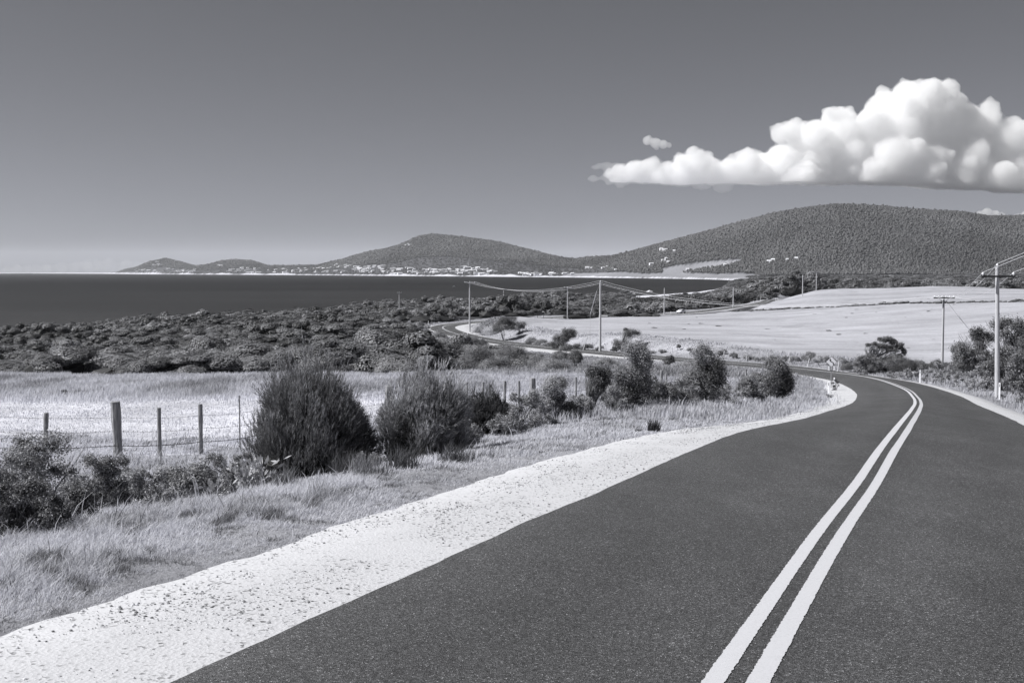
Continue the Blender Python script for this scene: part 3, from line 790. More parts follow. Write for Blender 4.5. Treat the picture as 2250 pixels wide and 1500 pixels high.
mass('heath_mass', 'dense dark heath rolling down towards the bay', PR_M,
     [(172, 370, -120, 1140, lambda d: 6.4 + (d - 172) * 0.009, lambda y: 0.8 + 0 * y),
      (300, 450, 1100, 1700, lambda d: 6.2, lambda y: 0.7 + 0 * y)], (X1, zx1),
     hfun=lambda p: np.where(np.abs(p[:, 0] / p[:, 1] * F + 1125 - 1070) < 150, np.where(p[:, 1] < 250, 0.45, 1.5), 1.0))
def mound(p):
    px = p[:, 0] / p[:, 1] * F + 1125
    return (1 + 0.8 * np.exp(-((px - 1770) / 60) ** 2) * (p[:, 1] < 900)) * np.where((px > 1260) & (px < 1640) & (p[:, 1] > 600), 0.55, 1) * np.where((px > 1640) & (p[:, 1] > 1100), 0.42, 1)
mass('coastal_scrub', 'distant dark scrub along the shore and round the headland', PR_F,
     [(370, 900, -120, 1880, lambda d: 7.6 + (d - 370) * 0.008, lambda y: 0.8 + (y - 370) / 2600),
      (620, 900, 1860, 2500, lambda d: 6.5, lambda y: 1.1 + 0 * y),
      (900, 1500, 1180, 2400, lambda d: 9 + (d - 900) * 0.008, lambda y: 1.35 + (y - 900) / 1500),
      (1500, 3000, 1480, 2400, lambda d: 15 + (d - 1500) * 0.008, lambda y: 2.1 + (y - 1500) / 1500)], hfun=mound)

# ------------------------------------------------------------------ forest on the hills
def forest():
    C = []; R = []
    d = 2600.0
    while d < 13500:
        c = 5.6 + (d - 2600) * 0.0010 if d < 5600 else 9.5 + (d - 5600) * 0.0009
        if d > 5600: px0, px1 = 230, 1500
        else: px0, px1 = 1180, 2330
        x0, x1 = (px0 - 1125) / F * d, (px1 - 1125) / F * d
        n = int((x1 - x0) / c); xs = x0 + (np.arange(n) + rng.random(n) * 2.2) * c; ys = d + rng.random(n) * c * 2.6
        C.append(np.stack([xs, ys, np.full(n, c)], 1)); d += c * 1.5
    S = np.concatenate(C)
    u = S[:, 0] / S[:, 1]
    S = S[S[:, 1] < np.interp(u, F_U, FD) * 1.03]
    z = ground_z(S[:, 0], S[:, 1]); c = cover(S[:, 0], S[:, 1], z)
    # skip ground hidden behind nearer slopes is not attempted; only woodland cover counts
    ok = (c == 5) & (z > -23)
    S, z = S[ok], z[ok]
    u = S[:, 0] / S[:, 1]; tt = (S[:, 1] - np.interp(u, F_U, FS)) / (np.interp(u, F_U, FD) - np.interp(u, F_U, FS)); px = 1125 + u * F
    town = (tt < 0.42) & (px < 1330)
    ok = ~(town & (rng.random(len(S)) < 0.8))
    S, z, town = S[ok], z[ok], town[ok]
    n = len(S); r = S[:, 2] * (0.36 + 0.62 * rng.random(n) ** 1.4); hgt = (8 + 3.5 * rng.random(n) ** 2 + 5 * (rng.random(n) > 0.97)) * np.where(town, 0.6, 1) * (1 + (S[:, 1] > 5600) * 0.1)
    pos = np.c_[S[:, 0], S[:, 1], z + hgt * 0.62]
    RR = np.c_[r * 0.9, r * 0.9, hgt * 0.42]
    nz = fbm(S[:, 0] / 420, S[:, 1] / 600, 401, 5)
    sh = 0.0 + 0.21 * nz + rng.uniform(-0.012, 0.018, n) + 0.08 * (rng.random(n) > 0.985)
    v, l, t, s = blobs(pos, RR, np.clip(sh, 0.03, 0.4), 0.3)
    print('forest', n)
    me = mesh_np('hill_forest', v, l, t, [M['forest']], {'shade': s})
    tag(link('hill_forest', me), 'continuous eucalypt forest covering the distant hills', None, None, 'stuff')
forest()

# ------------------------------------------------------------------ grass
def blades(P, H, Wd, lean, shade, curve=0.35):
    n = len(P); a = rng.uniform(0, 2 * math.pi, n)
    s = np.stack([np.cos(a), np.sin(a), np.zeros(n)], 1) * (Wd / 2)[:, None]
    b = rng.uniform(0, 2 * math.pi, n); k = rng.uniform(0.05, curve, n)
    L = np.stack([np.cos(b) * k + lean, np.sin(b) * k, np.zeros(n)], 1) * H[:, None]
    up = np.stack([np.zeros(n), np.zeros(n), H], 1)
    V = np.stack([P - s, P + s, P + up * 0.55 + L * 0.35 + s * 0.7, P + up * 0.55 + L * 0.35 - s * 0.7, P + up * 0.93 + L], 1).reshape(-1, 3)
    base = 5 * np.arange(n)[:, None]
    Lp = np.concatenate([base + np.array([[0, 1, 2, 3]]), base + np.array([[3, 2, 4]])], 1).reshape(-1)
    T = np.tile([4, 3], n)
    S = np.repeat(shade, 5).reshape(n, 5)
    return V, Lp, T, S.reshape(-1)

def grass_zone(name, label, n, d0, d1, px0, px1, hfun, wfun, keepf, shf, lean=0.12, power=1.0, curve=0.45):
    d = (d0 ** power + rng.random(n) * (d1 ** power - d0 ** power)) ** (1 / power)
    x = ((px0 + rng.random(n) * (px1 - px0)) - 1125) / F * d
    # tuft the blades
    x = x + rng.normal(size=n) * 0.02; 
    D, Z, S = road_query(x, d)
    c = cover(x, d)
    k = keepf(x, d, D, S, c)
    x, d, D, S, c = x[k], d[k], D[k], S[k], c[k]
    z = ground_z(x, d)
    H = hfun(x, d, D, c); ok = H > 0.02
    x, d, z, H, D, c = x[ok], d[ok], z[ok], H[ok], D[ok], c[ok]
    V, Lp, T, Sh = blades(np.stack([x, d, z - 0.02], 1), H, wfun(d, H), lean, np.clip(shf(x, d, c, H), 0.03, 0.85), curve)
    print(name, len(x))
    me = mesh_np(name, V, Lp, T, [M['grass']], {'shade': Sh})
    return tag(link(name, me), label, None, None, 'stuff')

def edge_ok(x, d, D, S, c):
    inner = HW + shw(d, S < 0) - 0.05
    rag = (fbm(x / 0.8, d / 0.8, 501, 3) - 0.5) * 1.1 - 0.25 * (rng.random(len(x)) < 0.05)
    return D > inner + rag * .5 - 1.1 * rng.random(len(x)) ** 5
def verge_h(x, d, D, c):
    t = fbm(x / 0.7, d / 0.7, 511, 3); t2 = fbm(x / 3.1, d / 3.1, 513, 2)
    h = 0.045 + 0.20 * np.clip(t - 0.22, 0, 1) * (0.5 + 1.1 * t2)
    h = h * rng.uniform(0.45, 1.25, len(x)) * (0.35 + 0.65 * smooth(0.0, 1.4, D - HW - shw(d, d > 0)))
    return np.where(rng.random(len(x)) < 0.012, h * 2.4, h)
def verge_s(x, d, c, H):
    t = fbm(x / 1.3, d / 1.3, 521, 3); t3 = fbm(x / 0.25, d / 0.25, 525, 2)
    s = 0.50 + 1.0 * (t - 0.04) + rng.uniform(-0.18, 0.16, len(x))
    dark = (t3 > 0.63) & (t < 0.50)
    return np.where(dark, 0.20 + 0.15 * rng.random(len(x)), s)
is_v = lambda x, d, D, S, c: edge_ok(x, d, D, S, c) & (c <= 1)
grass_zone('verge_grass', 'dry pale grass growing on the near roadside verge', 260000, 6.2, 15, -80, 2330, verge_h, lambda d, H: 0.0045 + 0.0004 * d + 0 * H,
           lambda x, d, D, S, c: edge_ok(x, d, D, S, c), verge_s, lean=0.25, curve=1.1, power=1.7)
grass_zone('verge_grass', 'dry pale grass on the verge in front of the wire fence', 300000, 15, 34, -60, 2330, verge_h, lambda d, H: 0.003 + 0.0007 * d + 0 * H,
           lambda x, d, D, S, c: edge_ok(x, d, D, S, c) & ((S < 0) | (rng.random(len(x)) < 0.7)), verge_s, lean=0.2, curve=0.9, power=1.7)
def pad_h(x, d, D, c):
    t = fbm(x / 1.2, d / 1.2, 531, 3); tall = smooth(49, 54, d + 5 * (fbm(x / 6, d / 6, 533, 2) - .5))
    h = (0.04 + 0.12 * t) * (1 - tall) + tall * (0.16 + 0.38 * t)
    front = (d < 46) & (c == 0)
    h = np.where(front, 0.08 + 0.5 * np.clip(t - 0.2, 0, 1), h)
    return h * rng.uniform(0.5, 1.25, len(x))
def pad_s(x, d, c, H):
    t = fbm(x / 4, d / 2, 541, 3); s = 0.80 + 0.26 * t + rng.uniform(-0.12, 0.1, len(x))
    tall = smooth(50, 55, d)
    dk = fbm(x / 1.8, d / 5.0, 545, 3)
    s = s - tall * (0.20 + 0.9 * np.clip(dk - 0.45, 0, 1))
    s = np.where((c == 0) & (d > 33), 0.46 + 0.5 * t + rng.uniform(-0.15, 0.15, len(x)), s)
    return s
grass_zone('paddock_grass', 'bleached grass of the paddock behind the wire fence', 260000, 34, 90, -60, 1900, pad_h, lambda d, H: 0.008 + 0.0006 * d + 0 * H,
           lambda x, d, D, S, c: edge_ok(x, d, D, S, c) & (c <= 1) & ((c == 0) | (d > 51) | (rng.random(len(x)) < 0.5)), pad_s, power=1.6)
grass_zone('roadside_grass', 'rank pale grass lining the road on the way to the far bend', 170000, 40, 330, 900, 2330,
           lambda x, d, D, c: (0.12 + 0.7 * np.clip(fbm(x / 2, d / 2, 551, 3) - 0.3, 0, 1)) * rng.uniform(0.5, 1.3, len(x)) * np.where((d > 118) & (D < HW + shw(d, d > 0) + 5) , 0.6, 1), lambda d, H: 0.02 + 0.00055 * d + 0 * H,
           lambda x, d, D, S, c: (D > HW + shw(d, S < 0) + 0.1) & (D < 15) & ((c == 0) | (c == 3) | (S > 0)),
           lambda x, d, c, H: 0.30 + 0.60 * fbm(x / 3, d / 3, 555, 3) + rng.uniform(-0.15, 0.15, len(x)), power=1.2)
grass_zone('inner_grass', 'grey grass and low herbage between the two legs of the road', 90000, 78, 240, 900, 1800,
           lambda x, d, D, c: (0.12 + 0.5 * fbm(x / 2, d / 2, 561, 3) * (1 - 0.85 * smooth(105, 135, d))) * rng.uniform(0.5, 1.3, len(x)), lambda d, H: 0.03 + 0.0005 * d + 0 * H,
           lambda x, d, D, S, c: (D > HW + shw(d, S < 0) + 0.15) & (c != 2) & (S < 0),
           lambda x, d, c, H: 0.18 + 0.6 * fbm(x / 4, d / 4, 565, 3) + rng.uniform(-0.12, 0.12, len(x)), power=1.2)

grass_zone('dry_stalks', 'tall bleached stalks standing among the verge shrubs', 9000, 12, 62, -60, 1800,
           lambda x, d, D, c: rng.uniform(0.35, 0.85, len(x)) * (fbm(x / 1.5, d / 1.5, 571, 2) > 0.5), lambda d, H: 0.004 + 0.00035 * d + 0 * H,
           lambda x, d, D, S, c: (S < 0) & (D > HW + 3.2) & (c <= 1) & (np.abs(d - np.interp(x / d, (np.array([-2000, 90, 253, 523, 1172, 1460, 1700]) - 1125) / F, [22, 24, 26, 28, 42, 58, 70])) < 7),
           lambda x, d, c, H: rng.uniform(0.45, 0.85, len(x)), lean=0.3, curve=0.8)

# loose stones on the shoulder
def stones():
    n = 30000
    s = 3.0 + 60 * rng.random(n) ** 1.5; lat = np.where(rng.random(n) < 0.55, rng.normal(0.95, 0.22, n), rng.uniform(0.05, 1.9, n))
    keep = (lat > 0.02) & (lat < 1.75) & (fbm(s / 1.1, lat / 0.5, 601, 3) > 0.44); s, lat = s[keep] + 8, lat[keep]
    ip = lambda a: np.interp(s, CS, a)
    yy = ip(CL[:, 1]); k = lat < shw(yy, yy > -99); s = s[k]; lat = lat[k]
    P = np.stack([ip(CL[:, 0]) - ip(CN[:, 0]) * (HW + lat), ip(CL[:, 1]) - ip(CN[:, 1]) * (HW + lat), ip(CL[:, 2]) + 0.012 + crown(yy[k], HW + lat)], 1)
    r = 0.003 + 0.010 * rng.random(len(P)) ** 5
    v, l, t, sh = blobs(P, np.c_[r * 1.2, r, r * 0.75], 0.14 + 0.5 * rng.random(len(P)) ** 1.2, 0.25)
    me = mesh_np('loose_stones', v, l, t, [M['leaf_plain']], {'shade': sh})
    tag(link('loose_stones', me), 'small grey stones scattered over the white gravel shoulder', None, None, 'stuff')
M['leaf_plain'] = foliage_mat('stone_surface', 1.0, 0, 0)
stones()

# ================================================================== individual shrubs and small trees
def mesh_from(name, parts, mat, parent):
    v, l, t, s = join(parts) if isinstance(parts, list) else parts
    return link(name, mesh_np(name, v, l, t, [mat], {'shade': np.clip(s, 0.01, 0.75)}), parent)

def stems_mb(n, h, w, base_r, lean, n_seg=4, fork=2):
    mb = MB(); tips = []
    for i in range(n):
        a = random.uniform(0, 2 * math.pi); q = random.uniform(0.15, 1) * w / 2
        tip = Vector((math.cos(a) * q + lean * h, math.sin(a) * q, h * random.uniform(0.55, 0.95)))
        p0 = Vector((random.uniform(-.06, .06), random.uniform(-.06, .06), -0.08)); pts = []
        for k in range(n_seg + 1):
            t = k / n_seg
            pts.append(p0.lerp(tip, t) + Vector((random.uniform(-1, 1), random.uniform(-1, 1), 0.6 * math.sin(t * 3))) * 0.045 * h * (1 if 0 < k else 0))
        mb.tube(pts, [base_r * (1 - 0.75 * k / n_seg) for k in range(n_seg + 1)], 5)
        for f_ in range(fork):
            t0 = pts[random.randint(1, n_seg - 1)]; e = t0 + Vector((random.uniform(-.5, .6), random.uniform(-.5, .5), random.uniform(.3, .8))) * h * 0.35
            mb.tube([t0, (t0 + e) / 2 + Vector((0.02, 0, 0.03)) * h, e], [base_r * .45, base_r * .3, base_r * .12], 4)
    return mb

def needle_bush(w, dp, h, nshoot, seed, base=0.17, lean=0.22, nl=0.085, nw=0.006, per=11):
    """many leaning plumes rising from one foot; every plume is a brush of short needle-covered shoots"""
    npl = max(16, min(90, int(nshoot / 95))); Ps = []; Ds = []; Ss = []; cores = []
    for i in range(npl):
        a = random.uniform(0, 6.28); q = (i + .5) / npl; q = q ** .55
        rx = w / 2 * (0.98 - 0.10 * random.random()) * q; low = random.random() ** 1.1
        tipz = h * ((1.0 - 0.42 * q ** 2.6) * random.uniform(.70, 1.12)) * (1 - 0.72 * low * q)
        tip = np.array([math.cos(a) * rx + lean * tipz * .35 - lean * h * .12, math.sin(a) * rx * dp / w, tipz])
        foot = np.array([math.cos(a) * rx * .52, math.sin(a) * rx * .5, h * .03])
        d = tip - foot; Lp = np.linalg.norm(d); m = int(nshoot / npl * random.uniform(.7, 1.3))
        t = 1 - rng.random(m) ** 1.15 * .95; pr = (0.055 + 0.07 * random.random()) * (w + h) * (1 - .55 * t ** 2)
        off = rdir(m) * (pr * rng.random(m) ** .5)[:, None]; off[:, 2] *= .7
        bow = np.sin(t * 3.0)[:, None] * np.array([math.cos(a), math.sin(a), -.15]) * .10 * Lp
        Ps.append(foot + d * t[:, None] + off + bow)
        Ds.append(unit(d / Lp * .9 + off / pr.mean() * .35 + np.array([lean * .5, 0, .55]) + rdir(m) * .22))
        Ss.append(np.full(m, random.uniform(.45, 1.35)) * (0.45 + 0.9 * t ** 2))  # plume tips coloured lighter, as if sunlit
        cores.append(foot + d * .42)
    lob = []
    for i in range(17):
        a = random.uniform(0, 6.28); q = math.sqrt(random.random()) * 0.70; r = random.uniform(0.15, 0.25) * w
        zt = h * (0.86 - 0.50 * q * q) * random.uniform(.55, 1)
        lob.append((math.cos(a) * q * w / 2 + lean * .3 * zt, math.sin(a) * q * dp / 2, max(zt - r, r * .6), r, r, r))
    m = int(nshoot * .75); Pl, Nl, Kl = shell(lob, m, .5, -.6); cl = clumpy(Pl, .22, seed)
    Ps.append(Pl + Nl * (cl * .10 * w)[:, None]); Ds.append(unit(Nl * .8 + np.array([lean * .8, 0, .75]) + rdir(m) * .35)); Ss.append(rng.uniform(.6, 1.25, len(lob))[Kl] * (1 + .4 * cl) * (0.55 + 0.6 * Pl[:, 2] / h))  # tone rises with height: a sunlit top put into the colour
    P = np.concatenate(Ps); D = np.concatenate(Ds); S_ = np.concatenate(Ss); n = len(P); k = P[:, 2] > .02; P, D, S_ = P[k], D[k], S_[k]; n = len(P)
    L = rng.uniform(0.08, 0.20, n) * h / 2.1 * (1 + 1.3 * (P[:, 2] > h * .6) * (rng.random(n) < .35))
    t = rng.random((n, per)); PP = (P[:, None] + D[:, None] * (t * L[:, None])[..., None]).reshape(-1, 3)
    DD = unit(np.repeat(D, per, 0) + rdir(n * per) * 0.45)
    sh = np.repeat(base * S_, per) * rng.uniform(0.6, 1.6, n * per) * (0.7 + 0.7 * t.reshape(-1))  # shoots painted paler towards the tip, like caught sunlight
    C = np.array(cores)
    return [needles(PP, DD, nl * rng.uniform(0.6, 1.4, len(PP)), nw * rng.uniform(.7, 1.5, (len(PP), 1)), sh), blobs(C - np.array([0, 0, .05 * h]), np.full((len(C), 3), .095 * w), np.full(len(C), 0.03), .4)]  # near-black cores colour in the bush's shaded interior

def leafy_bush(lobes, n, leaf, base, top=0.0, core=0.72, under=-0.6, jit=0.8, asp=0.5, seed=1, depth=0.5):
    P, Nr, K = shell(lobes, n, depth, under)
    s0 = float(np.mean(np.array(lobes)[:, 3]))
    cl = clumpy(P, s0 * 0.45, seed)
    stray = (rng.random(n) < .08) * rng.random(n) * .9
    P = P + Nr * ((cl * 0.65 + rng.normal(0, .16, n) + stray) * s0)[:, None] + rdir(n) * s0 * 0.14; leaf = leaf * 1.5; base = base * 2.15
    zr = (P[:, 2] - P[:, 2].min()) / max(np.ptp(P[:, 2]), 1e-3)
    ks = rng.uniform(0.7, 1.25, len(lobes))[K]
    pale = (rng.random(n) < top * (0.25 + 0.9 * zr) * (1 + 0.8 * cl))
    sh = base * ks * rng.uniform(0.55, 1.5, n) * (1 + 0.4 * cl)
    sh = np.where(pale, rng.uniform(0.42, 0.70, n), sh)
    parts = [diamonds(P, unit(Nr * 0.8 + rdir(n) * jit + np.array([0, 0, .25])), leaf * rng.uniform(0.6, 1.4, n), leaf * asp * rng.uniform(.8, 1.2, n), sh)]
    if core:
        L = np.array(lobes); parts.append(blobs(L[:, :3], L[:, 3:6] * core * .68, np.full(len(L), base * 0.3), .35))  # core tone darkened to stand for shade behind the leaves
    return parts

def shrub(px, d, w_px, h_px, kind, label, group=None, lean=0.15, name='roadside_shrub', sink=0.03, **kw):
    g = on_ground(px, d); s = d / F; w = w_px * s; h = h_px * s
    root = empty(name, (g[0], g[1], g[2] - sink), label, kw.get('cat', 'shrub'), group)
    seed = random.randint(0, 9999); mat = M['leaf']; lod = kw.get('lod', 1.0); base = kw.get('base', 0.15); top = kw.get('top', 0.0)
    leaf = kw.get('leaf', max(0.022, 1.15 * s))
    if kind == 'needle':
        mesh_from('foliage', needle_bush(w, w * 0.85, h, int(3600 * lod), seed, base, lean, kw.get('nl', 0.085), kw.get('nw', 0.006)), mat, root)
        stems_mb(9, h * .8, w * .8, 0.02, lean * .5).build('woody_stem', M['bark'], root)
    elif kind == 'dome':
        lob = dome_lobes(w * .95, w * .75, h, kw.get('nl_', 9), lean)
        area = w * h * 6; n = int(min(16000, max(900, area / (leaf * leaf * 0.5) * 1.1)) * lod)
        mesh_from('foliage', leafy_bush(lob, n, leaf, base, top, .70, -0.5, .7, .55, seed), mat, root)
        stems_mb(6, h * .8, w * .7, max(0.012, h * .012), lean * .4, fork=1).build('woody_stem', M['bark'], root)
    elif kind == 'open':
        # twiggy shrub with leaf clumps at different heights and sky showing through
        mb = stems_mb(kw.get('ns', 14), h, w, max(0.010, h * .009), lean, 5, 3); mb.build('woody_stem', M['pale_bark'] if kw.get('pale') else M['bark'], root)
        lob = []
        for i in range(kw.get('nl_', 22)):
            a = random.uniform(0, 6.28); z = h * random.uniform(0.12, 0.97); q = math.sqrt(random.random()) * (1 - 0.55 * (z / h) ** 2)
            r = random.uniform(0.07, 0.16) * (w + h) / 2
            lob.append((math.cos(a) * q * w / 2 + lean * z, math.sin(a) * q * w * .4, z, r, r, r * .8))
        area = sum(12 * l[3] ** 2 for l in lob); n = int(min(15000, area / (leaf * leaf * .5) * 0.95) * lod)
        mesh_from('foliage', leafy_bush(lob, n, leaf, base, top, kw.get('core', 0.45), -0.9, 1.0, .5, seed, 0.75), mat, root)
    elif kind == 'stack':
        # leaning column of dense clumps; kw['clumps'] = [(dx, z, r, dark)] in photo pixels
        parts = []
        for dx, z, r, bs in kw['clumps']:  # bs holds painted shading: right-hand clumps are mostly given darker tones
            lob = [(dx * s + random.uniform(-.45, .45) * r * s, random.uniform(-.5, .5) * r * s, z * s + random.uniform(-.4, .4) * r * s, r * s * .62, r * s * .62, r * s * .55) for _ in range(6)]
            n = int(min(5000, 6 * 9 * (r * s * .62) ** 2 / (leaf * leaf * .5)) * lod)
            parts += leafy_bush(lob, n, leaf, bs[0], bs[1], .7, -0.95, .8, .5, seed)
        mesh_from('foliage', parts, mat, root)
        mb = MB()
        for dx, z, r, bs in kw['clumps']:
            for q in range(3):
                e = Vector((dx * s + random.uniform(-.4, .4) * r * s, random.uniform(-.3, .3) * r * s, z * s))
                m_ = e * 0.5 + Vector((-0.08 * e.z, random.uniform(-.05, .05), 0.03 * e.z))
                mb.tube([(random.uniform(-.05, .05), 0, -.06), m_, e], [max(.014, h * .012), max(.01, h * .008), .005], 5)
        mb.build('woody_stem', M['bark'], root)
    elif kind == 'swept':
        # wind-swept: bare twigs fan from the foot towards the lee side, crown carried high on the right
        crowns = kw['crowns']; mb = MB(); parts = []
        for cx, cz_, r, rz in crowns:
            lob = [(cx * s + random.uniform(-.6, .6) * r * s, random.uniform(-.7, .7) * r * s, cz_ * s + random.uniform(-.5, .5) * rz * s, r * s * .5, r * s * .5, rz * s * .55) for _ in range(8)]
            n = int(min(6000, 8 * 9 * (r * s * .5) ** 2 / (leaf * leaf * .5)) * lod)
            parts += leafy_bush(lob, n, leaf, base, top, .72, -0.95, .7, .5, seed)
            for q in range(kw.get('tw', 26)):
                e = Vector((cx * s + random.uniform(-1, .7) * r * s, random.uniform(-.8, .8) * r * s, cz_ * s + random.uniform(-.6, .5) * rz * s))
                m_ = Vector((e.x * .34 - w * .13 * random.random(), e.y * .6, e.z * .55)); m2_ = Vector((e.x * .7 - w * .05, e.y * .85, e.z * .84))
                mb.tube([(random.uniform(-.12, .12) * w * .5, random.uniform(-.1, .1) * w * .4, -.06), m_, m2_, e], [max(.014, h * .009), max(.010, h * .006), max(.007, h * .004), .005], 4, wob=.1)
        mesh_from('foliage', parts, mat, root)
        mb.build('woody_stem', M[kw.get('bark', 'pale_bark')], root)
    elif kind == 'broad':
        n = int(260 * lod); P = np.c_[rng.normal(0, w * .24, n), rng.normal(0, w * .2, n), rng.random(n) ** 1.4 * h]
        D = unit(np.c_[P[:, 0] / w * 2, P[:, 1] / w * 2, 0.4 + rng.random(n)] + rdir(n) * .6)
        mesh_from('foliage', [diamonds(P, unit(rdir(n, .8)), rng.uniform(.09, .17, n), .05, rng.uniform(.35, .7, n), D)], mat, root)
        stems_mb(10, h, w * .8, .008, 0, fork=1).build('woody_stem', M['bark'], root)
    return root

def tops(*a): return a
# ---- the row between the fence and the road
shrub(40, 13.0, 270, 205, 'open', 'twiggy grey-leaved shrub nearest the camera at the very left, casting a shadow on the grass', base=.19, top=.22, nl_=34, ns=22, pale=True, leaf=.020, lean=.05, core=.5, lod=1.2)
shrub(-60, 12.4, 200, 150, 'open', 'low twiggy shrub half outside the picture behind the shrub nearest the camera', base=.15, top=.1, nl_=20, leaf=.022, core=.6)
shrub(15, 11.6, 230, 130, 'open', 'darkest low shrub in the bottom left of the hedge, closest to the lens', base=.09, top=.08, nl_=30, ns=20, leaf=.02, core=.75)
shrub(150, 12.6, 150, 90, 'open', 'low dark shrub spilling over the grass right of the nearest shrub', base=.10, top=.12, nl_=22, leaf=.02, core=.7)
shrub(205, 15.2, 150, 128, 'open', 'dark upright shrub with leggy twigs in front of the thickest fence post', base=.13, top=.12, nl_=22, leaf=.022, core=.6)
shrub(300, 16.6, 130, 96, 'open', 'wispy shrub between the thickest fence post and its thin neighbour', base=.15, top=.2, nl_=20, leaf=.024, lean=.2)
shrub(400, 18.2, 180, 88, 'dome', 'low spreading shrub in front of the two thin posts', base=.13, top=.12, leaf=.026)
shrub(340, 15.0, 90, 50, 'open', 'small ragged shrub low in the grass below the wire', base=.14, top=.3, nl_=12, leaf=.022)
shrub(545, 18.6, 130, 80, 'broad', 'low plant with broad pale leaves at the foot of the largest bush', name='broad_leaved_plant', cat='plant', lod=1.3)
shrub(470, 17.8, 80, 45, 'broad', 'sparse pale-leaved plant sprawling in the grass beside the largest bush', name='broad_leaved_plant', cat='plant', lod=.5)
shrub(664, 20.0, 258, 276, 'needle', 'largest bush on the verge, dark and feathery with upright needle shoots', name='needle_bush', cat='bush', lod=2.4, base=.23, lean=.20, nw=.0075)
shrub(924, 21.0, 200, 224, 'needle', 'feathery grey bush just beyond the largest one, its loose shoots blown to the right', name='needle_bush', cat='bush', lod=1.5, base=.36, lean=.30, nw=.0075)
shrub(1062, 30.0, 105, 122, 'needle', 'dense dark brushy shrub standing right behind the second feathery bush', base=.13, lod=.75, nl=.08, nw=.009)
shrub(1140, 31.5, 100, 92, 'open', 'loose grey-green shrub between the dense brushy shrub and the forked dark one', base=.17, top=.2, leaf=.030)
shrub(1225, 35.0, 90, 100, 'stack', 'small dark shrub leaning in a crooked column by the thick fence post', leaf=.032,
      clumps=[(-5, 78, 34, (.15, .1)), (8, 52, 20, (.08, .02)), (20, 22, 26, (.07, .02)), (-28, 40, 26, (.2, .25))])
shrub(1300, 39.0, 80, 104, 'swept', 'windblown shrub with bare grey stems and a dark tuft leaning right', base=.07, crowns=[(22, 78, 26, 24), (6, 88, 20, 16), (34, 64, 18, 20)], bark='bark', leaf=.04, tw=34)
shrub(1385, 41.0, 100, 142, 'stack', 'tall shrub with silvery leaf tips above dark lower clumps', leaf=.038,
      clumps=[(12, 124, 30, (.3, .6)), (22, 98, 28, (.26, .55)), (-6, 70, 36, (.16, .15)), (22, 60, 30, (.13, .15)), (4, 32, 40, (.10, .08)), (-18, 14, 30, (.16, .1))], top=.5)
shrub(1352, 37.0, 80, 60, 'open', 'thin pale herb-like shrub at the foot of the windblown one', base=.22, top=.3, nl_=14, leaf=.03, lean=.1, core=.3)
shrub(1455, 43.0, 80, 56, 'dome', 'squat dark shrub tucked below the silver-tipped shrub', base=.13, top=.08, leaf=.04)
shrub(1548, 48.0, 105, 118, 'stack', 'rounded shrub with silvery crown and right flank coloured dark as shade', leaf=.044,
      clumps=[(0, 104, 26, (.28, .55)), (12, 78, 32, (.09, .08)), (22, 52, 28, (.07, .03)), (-20, 48, 34, (.17, .2)), (4, 28, 34, (.12, .08)), (-40, 24, 26, (.18, .15))])  # shade of the right flank is put into the clump tones
shrub(1515, 44.5, 60, 42, 'open', 'tiny ragged shrub in front of the silver-crowned rounded shrub', base=.17, top=.2, nl_=10, leaf=.035)
shrub(1632, 53.0, 62, 58, 'dome', 'low grey shrub midway between the silver-crowned shrub and the last dark one', base=.17, top=.15, leaf=.045)
shrub(1598, 50.0, 50, 36, 'open', 'wispy knee-high shrub beside a leaning fence stake', base=.2, top=.2, nl_=9, leaf=.04)
shrub(1702, 58.0, 84, 96, 'stack', 'last dark bush of the row, beside the inside of the bend', leaf=.05,
      clumps=[(6, 82, 24, (.15, .12)), (16, 62, 26, (.08, .03)), (-6, 44, 32, (.12, .1)), (20, 36, 24, (.06, .02)), (-18, 22, 26, (.14, .1)), (8, 16, 26, (.12, .08))])  # darker right-hand clumps paint the side away from the sun
shrub(1660, 74.0, 40, 34, 'dome', 'small grassy shrub behind the last dark bush of the row', base=.16, top=.1)
shrub(1836, 76.0, 22, 30, 'open', 'tuft-like little shrub at the foot of the bend sign', base=.12, nl_=8, leaf=.05)

# ---- unnamed weeds and seedlings that make the row ragged
for i in range(46):
    px = random.uniform(1000, 1690); d = float(np.interp(px, [1000, 1172, 1460, 1690], [26, 35, 45, 56])) * random.uniform(.9, 1.1)
    shrub(px, d, random.uniform(30, 70) * 30 / d * 1.2, random.uniform(22, 52) * 34 / d, 'open', 'scruffy knee-high weed shrub in the ragged row between the fence and the road', 'weedy low shrubs of the roadside row', base=random.uniform(.10, .22), top=random.uniform(.05, .35), nl_=12, ns=14, core=.5, leaf=max(.022, d * .001), lod=.7, name='weed_shrub')
for i in range(16):
    px = random.uniform(100, 560); d = random.uniform(15.5, 20)
    shrub(px, d, random.uniform(40, 90), random.uniform(28, 60), 'open', 'small tangled weed shrub below the wire fence left of the largest bush', 'weedy low shrubs under the wire fence', base=random.uniform(.10, .22), top=random.uniform(.05, .35), nl_=14, ns=16, core=.5, leaf=.022, lod=.8, name='weed_shrub')
shrub(1960, 112, 84, 46, 'dome', 'broad dark bush under the crown of the wind-sheared tree', base=.13, name='verge_bush', cat='bush')
shrub(1905, 110, 70, 40, 'open', 'twiggy grey bush in front of the bare stems of the wind-sheared tree', base=.16, top=.1, name='verge_bush', cat='bush', leaf=.07, core=.5)
shrub(2018, 106, 50, 30, 'dome', 'low dark bush between the wind-sheared tree and the crossarm pole', base=.12, name='verge_bush', cat='bush')

